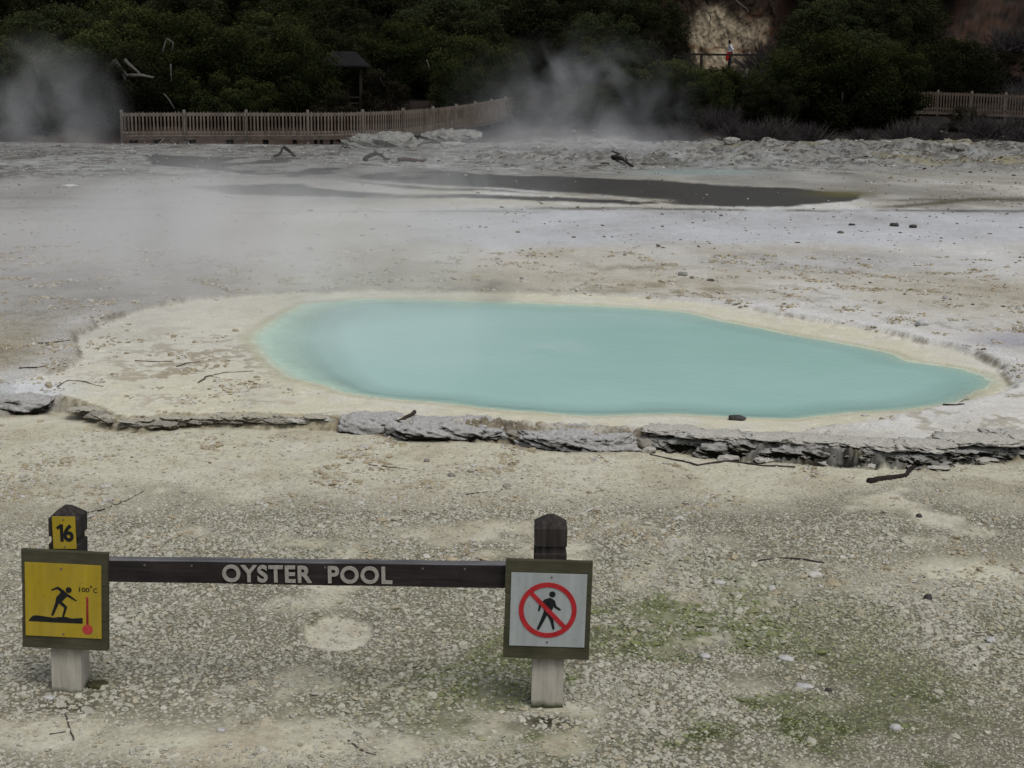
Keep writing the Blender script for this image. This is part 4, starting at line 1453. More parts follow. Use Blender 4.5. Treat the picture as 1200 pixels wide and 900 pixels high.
    ringobj(pn, 'degree_mark', ring, inner, M['black'], -.0032, .0006)
    for q in ((462, 232), (477, 724)):
        s_ = uv1(*q)
        bm = bmesh.new(); bmesh.ops.create_cone(bm, cap_ends=True, segments=12, radius1=.0036, radius2=.0028, depth=.002)
        o = bm_obj('screw', bm, M['screw'], pn); o.rotation_euler = (RAD(90), 0, 0); o.location = (s_[0], -.004, s_[1])

    Yb = YR - .05 - .0135
    e, pn2, pw2, ph2 = sign('prohibition_sign', 'white no walking sign with red barred circle on the right post',
                            [(593, 655), (694.5, 658), (690, 772), (589, 769)], Yb, [(599.5, 670), (688, 673.5), (685, 758.5), (596.5, 756)], M['white'])

    def uv2(X, Y_):
        return ((X - 807.5) / 295 * pw2, -(Y_ - 481.5 - (X - 807.5) * .03) / 288 * ph2)
    sc2 = pw2 / 295

    def S2(a, b, w0, w1=None): return stroke(uv2(*a), uv2(*b), w0 * sc2, (w1 or w0) * sc2)
    polys = [circle_pts(*uv2(822, 419), 12.5 * sc2), [uv2(*q) for q in ((797, 437), (812, 432), (826, 438), (834, 452), (824, 480), (812, 494), (793, 492), (787, 462))],
             S2((827, 447), (835, 468), 13, 10), S2((835, 468), (853, 479), 10, 8), S2((797, 443), (776, 460), 12, 10), S2((776, 460), (772, 481), 9, 8),
             S2((800, 488), (787, 520), 19, 14), S2((787, 520), (771, 554), 14, 10), S2((808, 488), (823, 520), 18, 13), S2((823, 520), (831, 553), 13, 9)]
    fig(pn2, 'pictogram', polys, M['black'])
    c = uv2(806, 481)
    ringobj(pn2, 'red_circle', circle_pts(c[0], c[1], 113 * sc2, 72), circle_pts(c[0], c[1], 94 * sc2, 72), M['red'], -.0032, .0018)
    fig(pn2, 'red_bar', [S2((741, 415), (871, 545), 17)], M['red'], y=-.0032, t=.0022)
    for q in ((817, 352), (808, 608)):
        s_ = uv2(*q)
        bm = bmesh.new(); bmesh.ops.create_cone(bm, cap_ends=True, segments=12, radius1=.0036, radius2=.0028, depth=.002)
        o = bm_obj('screw', bm, M['screw'], pn2); o.rotation_euler = (RAD(90), 0, 0); o.location = (s_[0], -.004, s_[1])


def ringobj(parent, name, outer, inner, mat, y, t):
    bm = bmesh.new()
    n = len(outer)
    L = []
    for yy, ps in ((y - t, outer), (y - t, inner), (y, inner), (y, outer)):
        L.append([bm.verts.new((x, yy, z)) for x, z in ps])
    for i in range(n):
        j = (i + 1) % n
        for a, b in ((0, 1), (1, 2), (2, 3), (3, 0)):
            bm.faces.new((L[a][i], L[a][j], L[b][j], L[b][i]))
    bmesh.ops.recalc_face_normals(bm, faces=bm.faces[:])
    return bm_obj(name, bm, mat, parent)


M['dark_red'] = rough_mat('dark_red_print', (0.12, 0.015, 0.015), (0.2, 0.03, 0.03), 60, 0.6, 0.0003)

# ------------------------------------------------------------------ fences and boardwalk


def copy_child(src, parent, loc, rot=None):
    c = src.copy()
    col.objects.link(c)
    c.parent = parent
    c.location = loc
    if rot is not None: c.rotation_euler = rot
    return c


def picket_fence(name, label, path, hts, gap, npost, dark=False):
    """path: list of world base points (top of deck)"""
    P = [Vector(p) for p in path]
    seg = [(b - a).length for a, b in zip(P, P[1:])]
    L = sum(seg)

    def at(s):
        i = 0
        while i < len(seg) - 1 and s > seg[i]:
            s -= seg[i]; i += 1
        t = s / seg[i]
        d = (P[i + 1] - P[i])
        return P[i].lerp(P[i + 1], t), math.atan2(d.y, d.x), hts[i] + (hts[i + 1] - hts[i]) * t
    root = empty(name, P[0])
    tag(root, label, 'fence')
    bm = bmesh.new()
    w, th, H = .062, .022, 0.93
    pts = [(-w / 2, 0.02), (w / 2, 0.02), (w / 2, H - .05), (0, H), (-w / 2, H - .05)]
    prism(bm, pts, -th / 2, th / 2)
    me = bpy.data.meshes.new('picket'); bm.to_mesh(me); bm.free(); me.materials.append(M['fence'])
    me_d = me.copy(); me_d.materials[0] = M['fence_dark']
    n = int(L / gap)
    rng = random.Random(7)
    extra = []
    for i in range(n + 1):
        p, a, hh = at(i * gap)
        off = Vector((-math.sin(a), math.cos(a), 0)) * -0.035
        if i < 100:
            o = bpy.data.objects.new('picket', me_d if dark or rng.random() < .4 else me); col.objects.link(o)
            o.parent = root
            o.location = p + off - P[0]
            o.rotation_euler = (0, rng.uniform(-.012, .012), a)
            o.scale = (1, 1, hh * rng.uniform(.985, 1.015))
        else:
            extra.append((p + off - P[0], a, hh))
    if extra:
        bm = bmesh.new()
        for p, a, hh in extra:
            b2 = bmesh.new(); b2.from_mesh(me)
            b2.transform(Matrix.Translation(p) @ Matrix.Rotation(a, 4, 'Z') @ Matrix.Diagonal((1, 1, hh, 1)))
            m2 = bpy.data.meshes.new('t'); b2.to_mesh(m2); b2.free(); bm.from_mesh(m2); bpy.data.meshes.remove(m2)
        o = bm_obj('pickets', bm, M['fence'], root); o['kind'] = 'stuff'
    for i in range(npost + 1):
        s = L * i / npost
        p, a, hh = at(min(s, L - .001))
        bm = bmesh.new(); add_box(bm, -.05, .05, .0, .10, -0.35, (1.0) * hh)
        o = bm_obj('post', bm, M['fencerail'], root, bevel=.006)
        o.location = p - P[0]; o.rotation_euler = (0, 0, a)
    for nm, z0, z1, y0, y1 in (('lower_rail', .10, .19, -.022, .0), ('upper_rail', .76, .85, -.022, .0), ('handrail', .84, .875, -.012, .11)):
        V, Fc = [], []
        m = 24
        for i in range(m + 1):
            p, a, hh = at(min(L * i / m, L - .001))
            nrm = Vector((-math.sin(a), math.cos(a), 0))
            for (yy, zz) in ((y0, z0), (y1, z0), (y1, z1), (y0, z1)):
                V.append(p - P[0] + nrm * yy + Vector((0, 0, zz * hh)))
        for i in range(m):
            for k in range(4):
                Fc.append((i * 4 + k, i * 4 + (k + 1) % 4, (i + 1) * 4 + (k + 1) % 4, (i + 1) * 4 + k))
        Fc.append((0, 1, 2, 3)); Fc.append((m * 4, m * 4 + 3, m * 4 + 2, m * 4 + 1))
        mesh_obj(nm, V, Fc, M['fence_dark' if dark else 'fencerail'], root)
    return P


def boardwalk(name, label, P, width=1.8):
    root = empty(name, P[0])
    tag(root, label, 'boardwalk')
    off = []
    for i in range(len(P)):
        a = P[max(0, i - 1)]; b = P[min(len(P) - 1, i + 1)]
        d = (b - a).normalized(); off.append(Vector((-d.y, d.x, 0)))
    for nm, y0, y1, z0, z1, mt in (('deck', 0.0, width, -.05, 0.0, M['fence']), ('fascia', -.05, -.005, -.14, .01, M['fascia'])):
        V, Fc = [], []
        for p, nr in zip(P, off):
            for (yy, zz) in ((y0, z0), (y1, z0), (y1, z1), (y0, z1)):
                V.append(p - P[0] + nr * yy + Vector((0, 0, zz)))
        m = len(P) - 1
        for i in range(m):
            for k in range(4):
                Fc.append((i * 4 + k, i * 4 + (k + 1) % 4, (i + 1) * 4 + (k + 1) % 4, (i + 1) * 4 + k))
        Fc.append((0, 1, 2, 3)); Fc.append((m * 4, m * 4 + 3, m * 4 + 2, m * 4 + 1))
        mesh_obj(nm, V, Fc, mt, root)
    for p, nr, q in zip(P, off, P[1:]):
        m = (p + q) / 2
        for yy in (.25, width - .2):
            g = m + nr * yy
            h = hz(g.x, g.y)
            if m.z - .055 - h > .05:
                bm = bmesh.new(); add_box(bm, -.06, .06, -.06, .06, h - m.z - .2, -.055)
                o = bm_obj('pile', bm, M['darkwood'], root); o.location = g - P[0] + Vector((0, 0, m.z - g.z))


def densify(pts, step):
    out = []
    P = [Vector(p) for p in pts]
    for a, b in zip(P, P[1:]):
        n = max(1, int((b - a).length / step))
        for k in range(n): out.append(a.lerp(b, k / n))
    out.append(P[-1])
    return out


def smooth_path(P, it=2):
    P = [Vector(p) for p in P]
    for _ in range(it):
        Q = [P[0]]
        for a, b in zip(P, P[1:]):
            Q += [a.lerp(b, .25), a.lerp(b, .75)]
        Q.append(P[-1]); P = Q
    return P


def fences():
    P = smooth_path(FENCE_L, 1)
    hs = [1.0] * len(P)
    picket_fence('picket_fence', 'weathered picket fence curving along the left boardwalk', P, hs, .135, 11)
    boardwalk('boardwalk', 'raised timber boardwalk behind the left picket fence', [p for p in P])
    P = list(FENCE_R)
    picket_fence('picket_fence', 'brown picket fence at the far right below the red bank', P, [1.05] * len(P), .135, 6, True)
    boardwalk('boardwalk', 'timber boardwalk behind the right-hand picket fence', P)
    # upper track railing
    Y = 83.2
    a, b, c = wall(822, 65, Y), wall(893, 65.5, Y), wall(823, 88, Y)
    root = empty('handrail', (a.x, Y, c.z))
    tag(root, 'dark timber handrail on the upper track before the pale cliff', 'railing')
    for x in (0, b.x - a.x, (b.x - a.x) * 2):
        bm = bmesh.new(); add_box(bm, -.07, .07, -.07, .07, -.4, a.z - c.z)
        o = bm_obj('post', bm, M['darkwood'], root, bevel=.01); o.location = (x, 0, 0)
    bm = bmesh.new(); add_box(bm, -1.2, (b.x - a.x) * 2, -.06, .06, a.z - c.z + .002, a.z - c.z + .11)
    bm_obj('rail', bm, M['darkwood'], root, bevel=.01)
    # shelter
    Y = 63.0
    a, b = wall(372, 76, Y), wall(428, 76, Y)
    root = empty('shelter', ((a.x + b.x) / 2, Y + 1, hz((a.x + b.x) / 2, Y + 1)))
    tag(root, 'small dark roofed shelter half hidden in the bushes behind the fence', 'shelter')
    w = b.x - a.x; zt = a.z - root.location.z
    bm = bmesh.new()
    vs = [bm.verts.new(p) for p in ((-w / 2, -1.2, zt), (w / 2, -1.2, zt), (w / 2, 1.2, zt), (-w / 2, 1.2, zt), (-w / 2 + .5, 0, zt + .6), (w / 2 - .5, 0, zt + .6))]
    vb = [bm.verts.new((v.co.x, v.co.y, v.co.z - .08)) for v in vs[:4]]
    for f in ((0, 1, 5, 4), (1, 2, 5), (2, 3, 4, 5), (3, 0, 4)): bm.faces.new([vs[i] for i in f])
    for i in range(4): bm.faces.new((vs[i], vb[i], vb[(i + 1) % 4], vs[(i + 1) % 4]))
    bm.faces.new(vb)
    bm_obj('roof', bm, M['shelter_roof'], root)
    for sx in (-1, 1):
        for sy in (-1, 1):
            bm = bmesh.new(); add_box(bm, -.06, .06, -.06, .06, -.3, zt - .085)
            o = bm_obj('post', bm, M['darkwood'], root); o.location = (sx * (w / 2 - .2), sy * .9, 0)
    for zz in (.75, 1.0):
        bm = bmesh.new(); add_box(bm, -w / 2 + .27, w / 2 - .27, -.93, -.88, zz, zz + .07)
        bm_obj('rail', bm, M['darkwood'], root)


# ------------------------------------------------------------------ vegetation
def crown_mesh(name, seed, RX, RZ, nclump, per, leaf, mat, flat=0.45):
    rng = np.random.default_rng(seed)
    # limbs lead to clumps arranged in a lumpy volume
    C = []
    while len(C) < nclump:
        d = rng.normal(size=3); d /= np.linalg.norm(d)
        if d[2] < -0.85: continue
        r = rng.uniform(0.45, 1.0) ** 0.6
        lump = 1 + 0.28 * math.sin(3 * math.atan2(d[1], d[0]) + seed) + rng.uniform(-.15, .15)
        C.append(d * r * np.array([RX * lump, RX * lump, RZ]))
    C = np.array(C)
    R = rng.uniform(0.13, 0.27, nclump) * RX
    V, T = [], []
    for c, r in zip(C, R):
        d = rng.normal(size=(per, 3)); d /= np.linalg.norm(d, axis=1)[:, None]
        rr = rng.uniform(0.35, 1.0, per) ** 0.5
        p = c + d * rr[:, None] * r * np.array([1.1, 1.1, 0.85])
        # frayed outline
        fr = rng.uniform(0, 1, per) < 0.12
        p[fr] += d[fr] * r * rng.uniform(0.1, 0.5, fr.sum())[:, None]
        V.append(p)
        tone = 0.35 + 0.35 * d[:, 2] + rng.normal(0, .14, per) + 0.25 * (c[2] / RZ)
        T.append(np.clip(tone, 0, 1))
    P = np.concatenate(V); T = np.concatenate(T)
    n = len(P)
    a = rng.normal(size=(n, 3)); a[:, 2] *= .5; a /= np.linalg.norm(a, axis=1)[:, None]
    b = rng.normal(size=(n, 3)); b -= a * (a * b).sum(1)[:, None]; b /= np.linalg.norm(b, axis=1)[:, None]
    s = leaf * rng.uniform(.6, 1.3, n)[:, None]
    q = np.stack([P - a * s, P + b * s * .45, P + a * s, P - b * s * .45], 1).reshape(-1, 3)
    me = bpy.data.meshes.new(name)
    me.vertices.add(4 * n); me.vertices.foreach_set('co', q.astype(np.float32).ravel())
    me.loops.add(4 * n); me.loops.foreach_set('vertex_index', np.arange(4 * n, dtype=np.int32))
    me.polygons.add(n)
    me.polygons.foreach_set('loop_start', np.arange(0, 4 * n, 4, dtype=np.int32))
    me.polygons.foreach_set('loop_total', np.full(n, 4, np.int32))
    me.update()
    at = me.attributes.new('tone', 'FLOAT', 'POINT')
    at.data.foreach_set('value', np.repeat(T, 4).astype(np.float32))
    me.materials.append(mat)
    return me, C


def trunk_mesh(name, C, RX, H0, seed, mat, r=.09):
    rng = random.Random(seed)
    mb = MB()
    top = Vector((0, 0, -.1))
    mb.add(tube_data(wiggle((0, 0, -H0), top, 5, .04, rng), [r, r * .9, r * .8, r * .65, r * .5, r * .35], 7, .1, rng))
    idx = sorted(range(len(C)), key=lambda i: -np.linalg.norm(C[i]))[:12]
    for i in idx:
        c = Vector(C[i]) * .92
        s = Vector((0, 0, -H0 * rng.uniform(.25, .7)))
        mb.add(tube_data(wiggle(s, c, 4, .05, rng), [r * .5, r * .42, r * .33, r * .22, r * .1], 5, .1, rng))
    me = bpy.data.meshes.new(name)
    me.from_pydata(mb.V, [], mb.F); me.materials.append(mat)
    me.polygons.foreach_set('use_smooth', [True] * len(me.polygons))
    return me


def brush_mesh(seed, R, H, n=240):
    rng = random.Random(seed)
    mb = MB()
    for i in range(n):
        a = rng.uniform(0, 6.283); el = rng.uniform(.15, 1.35)
        L = rng.uniform(.55, 1.0)
        d = Vector((math.cos(a) * math.cos(el) * R, math.sin(a) * math.cos(el) * R, math.sin(el) * H)) * L
        s = Vector((rng.uniform(-.4, .4) * R, rng.uniform(-.4, .4) * R, -.05))
        P = wiggle(s, s * .6 + d, 4, .06, rng)
        mb.add(tube_data(P, [.016, .013, .010, .007, .003], 3, 0, rng))
        for k in (2, 3):
            e = P[k] + (d.normalized() + Vector((rng.uniform(-1, 1), rng.uniform(-1, 1), rng.uniform(-.4, .8))) * .9) * rng.uniform(.15, .4) * R * .6
            mb.add(tube_data(wiggle(P[k], e, 2, .08, rng), [.009, .006, .002], 3, 0, rng))
    me = bpy.data.meshes.new('twigs'); me.from_pydata(mb.V, [], mb.F); me.materials.append(M['brush'])
    return me


def vegetation():
    kinds = {}
    defs = [('leaf', 2.3, 1.9, 120, 400, .055), ('leaf', 2.0, 2.0, 110, 400, .055), ('leaf_dark', 2.5, 2.1, 120, 400, .06), ('leaf_dark', 2.0, 2.4, 110, 400, .06),
            ('leaf', 1.5, 1.3, 80, 380, .045), ('leaf_brown', 1.6, 1.4, 60, 330, .045)]
    for i, (m, rx, rz, nc, per, lf) in enumerate(defs):
        me, C = crown_mesh('crown', 11 + i, rx, rz, nc, per, lf, M[m])
        tm = trunk_mesh('trunk', C, rx, rz * .82 + .25, 30 + i, M['bark'])
        kinds[i] = (me, tm, rx, rz)
    cnt = [0]

    def bush(x, y, z0, kind, sc, label, group, sz=None, rz=None):
        me, tm, rx, rzz = kinds[kind]
        k = cnt[0]; cnt[0] += 1
        rng = random.Random(900 + k)
        szz = sz or sc
        r = empty('bush', (x, y, z0), rz if rz is not None else rng.uniform(0, 6.28))
        tag(r, label, 'bush', group)
        r.scale = (sc, sc, szz)
        for nm, m_ in (('crown', me), ('trunk', tm)):
            o = bpy.data.objects.new(nm, m_); col.objects.link(o); o.parent = r
            o.location = (0, 0, rzz * .82)
        return r

    rng = random.Random(77)
    GH = 'bushes crowding the dark hillside'
    # hillside rows
    for Y, step, kinds_, smin, smax in ((61.5, 2.4, (4, 0, 5, 4, 2), .6, .85), (66, 3.1, (0, 2, 3, 4), .65, .95), (71, 3.3, (0, 1, 2, 3), .8, 1.1), (77, 3.4, (0, 1, 2, 3), .9, 1.25), (84, 3.7, (0, 2, 3), 1.0, 1.3),
                                        (91, 3.9, (0, 2, 3, 1), 1.1, 1.5), (98, 4.3, (2, 3, 0), 1.2, 1.6), (106, 4.8, (2, 3), 1.3, 1.7), (116, 5.4, (2, 3, 0), 1.4, 1.9), (81, 4.2, (1, 3, 5), .8, 1.1), (88, 4.0, (2, 0, 4), 1.0, 1.3), (101, 4.5, (0, 3, 5), 1.2, 1.5), (126, 6.0, (2, 3), 1.6, 2.2)):
        x = -Y * .43
        while x < Y * .43:
            xx = x + rng.uniform(-.8, .8); yy = Y + rng.uniform(-1.6, 1.6)
            x += step * rng.uniform(.8, 1.15)
            k = rng.choice(kinds_)
            sc = rng.uniform(smin, smax)
            h = hz(xx, yy)
            px, _ = survey(np.array([xx]), np.array([yy]), h); px = float(px[0])
            rx = kinds[k][2] * sc * F_PX / yy
            # gaps: cliff with the track, red bank, fence bend, the front of right bushes
            if 792 - rx * .6 < px < 893 + rx * .72 and yy > 68:
                if yy < 100: continue
            if 1135 - rx * .5 < px < 1270 and 69 < yy < 92: continue
            if px > 1050 and yy < 74.5: continue
            if 62 < yy < 68.5 and 400 < px < 640: continue
            d_, z_, sg_ = near_path(np.array([xx]), np.array([yy]), FENCE_L)
            if (sg_[0] > 0 and d_[0] < 3.2) or (xx < .5 and sg_[0] < 0): continue
            if yy < 64 and 360 < px < 440: continue
            if yy < 74 and 560 < px < 640: continue
            if yy < 79 and 470 < px < 530: continue
            if yy < 68 and px > 690: continue
            bush(xx, yy, h - .1, k, sc, 'dense dark green bush packed with others up the hillside', GH)
    # hero bushes placed from the photograph: (px, base py, Y, kind, scale, zscale, label)
    H = [(120, 150, 62, 1, 1.15, 1.2, 'green bush with a bleached dead bough in front of it, above the left fence end'),
         (245, 150, 62.5, 0, 1.2, 1.35, 'broad green bush behind the left fence, right of the dead bough'),
         (335, 150, 62.0, 0, .95, 1.2, 'yellow green bush left of the dark shelter'),
         (20, 160, 58, 1, 1.0, 1.05, 'green bush behind the steam at the far left'),
         (440, 152, 64, 5, .9, .95, 'thin greyish bush right of the dark shelter'),
         (392, 150, 60.8, 5, .62, .72, 'small brownish bush before the dark shelter'),
         (560, 150, 72, 0, .95, 1.25, 'green bush over the bend of the fence'),
         (740, 160, 66, 4, 1.1, 1.0, 'low bright green bush behind the central steam'),
         (700, 160, 70, 0, .9, 1.1, 'taller green bush behind the central steam'),
         (800, 150, 66, 0, .85, .85, 'round green bush below the left end of the handrail'),
         (850, 150, 68, 1, .72, .72, 'small green bush right below the standing person'),
         (925, 150, 67, 0, .85, 1.0, 'green bush below the right end of the handrail'),
         (985, 160, 64, 0, 1.15, 1.25, 'big rounded green bush in front at centre right'),
         (1035, 160, 65, 1, .95, 1.05, 'olive green bush right beside the big rounded one'),
         (905, 165, 62, 3, .55, .55, 'small dark bush behind the grey brush'),
         (1130, 160, 64, 5, .55, .5, 'low olive bush before the right fence'),
         (1128, 120, 77, 5, .6, .6, 'sparse brown bush on the red bank above the right fence'),
         (1178, 90, 83, 5, .9, .8, 'wider brown bush high on the red bank at far right'),
         (628, 150, 75, 4, .5, .5, 'little bush at the far end of the curving fence'),
         (770, 160, 64, 2, .7, .6, 'dark low bush at the right side of the central steam')]
    for (px, py, Y, k, sc, szz, lb) in H:
        w = wall(px, py, Y)
        bush(w.x, Y, hz(w.x, Y) - .15, k, sc, lb, None, szz)
    # grey dead brush
    BM = [brush_mesh(5, 1.1, .9), brush_mesh(6, 1.3, 1.1, 280), brush_mesh(9, .9, .7)]
    B = [(905, 172, 57, 1, 1.1), (950, 172, 56.5, 0, 1.05), (868, 168, 60, 0, 1.2), (840, 160, 63, 1, 1.2), (1010, 174, 58, 2, 1.0), (1060, 172, 60, 1, 1.0), (1095, 172, 60, 0, .9),
         (1150, 165, 62, 1, 1.1), (1185, 160, 64, 0, 1.2), (1200, 172, 61, 2, 1.2), (490, 140, 66, 1, 1.0), (455, 150, 62.5, 0, 1.0), (800, 168, 60, 0, 1.1), (880, 140, 66, 1, 1.1), (520, 135, 68, 2, 1.2),
         (1075, 165, 62, 2, 1.1), (760, 170, 60, 2, 1.1), (10, 172, 52, 0, .9), (1130, 174, 59, 2, .8), (905, 30, 83, 1, 1.9), (930, 40, 80, 0, 1.9), (915, 75, 79, 1, 1.6), (795, 40, 84, 0, 1.5), (1160, 60, 78, 1, 1.7), (1195, 80, 76, 0, 1.6), (1140, 95, 75.5, 2, 1.4), (1230, 70, 77, 1, 1.7), (1150, 40, 84, 1, 1.6), (1185, 30, 86, 0, 1.9), (1170, 95, 74.8, 2, 1.2), (1205, 50, 82, 1, 1.6), (860, 95, 79, 0, 1.2), (890, 92, 79, 1, 1.1)]
    for i, (px, py, Y, k, sc) in enumerate(B):
        w = wall(px, py, Y)
        r = empty('dead_shrub', (w.x, Y, hz(w.x, Y) - .03), i * 1.3)
        r.scale = (sc, sc, sc)
        if i in (0, 1):
            tag(r, ('large' if i == 0 else 'paler') + ' leafless grey shrub at the foot of the big rounded bush' + (', left one' if i == 0 else ', right one'), 'dead shrub')
        else:
            tag(r, 'leafless grey brown shrub at the foot of the bushes', 'dead shrub', 'leafless shrubs along the foot of the hillside')
        o = bpy.data.objects.new('twigs', BM[k]); col.objects.link(o); o.parent = r
    # bleached dead boughs
    def bough(name, label, Y, lines, r):
        o0 = wall(*lines[0][0], Y)
        mb = MB(); rg = random.Random(len(label))
        for ln in lines:
            P = []
            for a, b in zip(ln, ln[1:]):
                A, Bq = wall(*a, Y), wall(*b, Y)
                P += wiggle(A - o0, Bq - o0, 3, .04, rg)[:-1]
            P.append(wall(*ln[-1], Y) - o0)
            n = len(P)
            mb.add(tube_data(P, [r * (1 - .6 * i / n) for i in range(n)], 6, .1, rg))
        o = mb.obj(name, M['deadwood'], loc=o0)
        tag(o, label, 'dead branch')
    bough('dead_bough', 'bleached crooked bough hanging in the bushes above the left fence end', 58.6, [((128, 92), (126, 78), (136, 70), (143, 84), (148, 95)), ((148, 89), (165, 88), (180, 91)), ((146, 70), (154, 78), (165, 88)), ((136, 74), (148, 88))], .09)
    bough('dead_bough', 'thin pale dead branches right of the crooked bough', 59.3, [((190, 62), (196, 45), (203, 50), (200, 62)), ((200, 75), (201, 95)), ((192, 110), (200, 120), (205, 128))], .035)
    bough('dead_bough', 'pale spiky branch on the slope above the fence bend', 67, [((145 + 300, 90), (450, 100), (458, 112)), ((500, 70), (503, 82))], .035)
    bough('dead_bough', 'white broken stub in the brush below the person', 80, [((868, 92), (874, 88), (880, 93)), ((874, 88), (876, 80)), ((865, 95), (872, 93), (884, 97))], .10)
    bough('dead_bough', 'white curled branch on the upper left of the cliff', 85.5, [((827, 10), (833, 20), (832, 30)), ((862, 0), (875, 10), (877, 16))], .05)


def cliff():
    """pale eroded face behind the person"""
    Y = 86.3
    nx, nz = 150, 110
    a, b = wall(775, 92, Y), wall(915, -30, Y)
    V, Fc = [], []
    xs = np.linspace(a.x, b.x, nx); zs = np.linspace(a.z - .5, b.z, nz)
    X, Z = np.meshgrid(xs, zs)
    x, z = X.ravel(), Z.ravel()
    y = Y + (z - a.z) * .16 + .5 * fbm(x * .5, z * .35, 301, 4) + .3 * fbm(x * 2.5, z * 1.2, 302, 5, .65) + .8 * np.abs((x - (a.x + b.x) / 2) / (b.x - a.x)) ** 2 * 4
    o = mesh_obj('rock_face', np.stack([x, y, z], 1),
                 [(j * nx + i, j * nx + i + 1, (j + 1) * nx + i + 1, (j + 1) * nx + i) for j in range(nz - 1) for i in range(nx - 1)], None or M['cliff'], smooth=True)
    px = 600 + 0 * x
    w = [wall(850, 45, Y)]
    cx, cz = w[0].x, w[0].z
    s = Y / F_PX
    dx = (x - cx) / s; dz = (z - cz) / s + 8 * fbm(x, z, 303, 3)
    pale = ss(1.15, .65, np.sqrt(((dx + 2) / 52) ** 2 + ((dz + 1) / 40) ** 2) + .35 * fbm(x * .9, z * .9, 304, 4))
    rust = ss(.0, .4, fbm(x * .8, z * .7, 305, 4))
    base = np.array((.028, .019, .014)); rc = np.array((.09, .042, .026)); pc = np.array((.34, .285, .20))
    C = base[None] * (1 - rust[:, None]) + rc[None] * rust[:, None]
    t = (pale * (.55 + .6 * fbm(x * 2.2, z * .9, 306, 4, .6) + .3))[:, None].clip(0, 1)
    C = C * (1 - t) + pc * t
    line = np.exp(-((dz - (-12 + .03 * dx)) / 1.6) ** 2)[:, None] * .7
    C = C * (1 - line) + np.array((.12, .05, .02)) * line
    at = o.data.color_attributes.new('Col', 'FLOAT_COLOR', 'POINT')
    at.data.foreach_set('color', np.concatenate([C, np.ones((len(C), 1))], 1).astype(np.float32).ravel())
    tag(o, 'pale and rust stained rock face behind the upper track', 'cliff')


s = NT('cliff_rock')
_at = s.n('ShaderNodeAttribute', attribute_name='Col')
_f1 = s.noise(s.coord(), 3, 7, .7)
M['cliff'] = s.finish(s.mix(1.0, _at.outputs['Color'], s.ramp(_f1, [(.3, .45), (.7, 1.5)]), 'MULTIPLY'), .95, .1, s.bump(_f1, .9, .15))


# ------------------------------------------------------------------ person
def skin(name, verts, edges, radii, mat, parent, root=0, levels=2):
    me = bpy.data.meshes.new(name)
    me.from_pydata(verts, edges, [])
    o = bpy.data.objects.new('tmp_skin', me)
    col.objects.link(o)
    o.modifiers.new('s', 'SKIN')
    sv = me.skin_vertices[0].data
    for i, r in enumerate(radii):
        sv[i].radius = r if isinstance(r, tuple) else (r, r)
    sv[root].use_root = True
    m = o.modifiers.new('u', 'SUBSURF'); m.levels = levels; m.render_levels = levels
    dg = bpy.context.evaluated_depsgraph_get()
    out = bpy.data.meshes.new_from_object(o.evaluated_get(dg))
    bpy.data.objects.remove(o)
    out.name = name
    out.materials.clear(); out.materials.append(mat)
    out.polygons.foreach_set('use_smooth', [True] * len(out.polygons))
    q = bpy.data.objects.new(name, out); col.objects.link(q); q.parent = parent
    return q


def cloth(name, a): return rough_mat(name, tuple(v * .75 for v in a), a, 8, .9, .004)


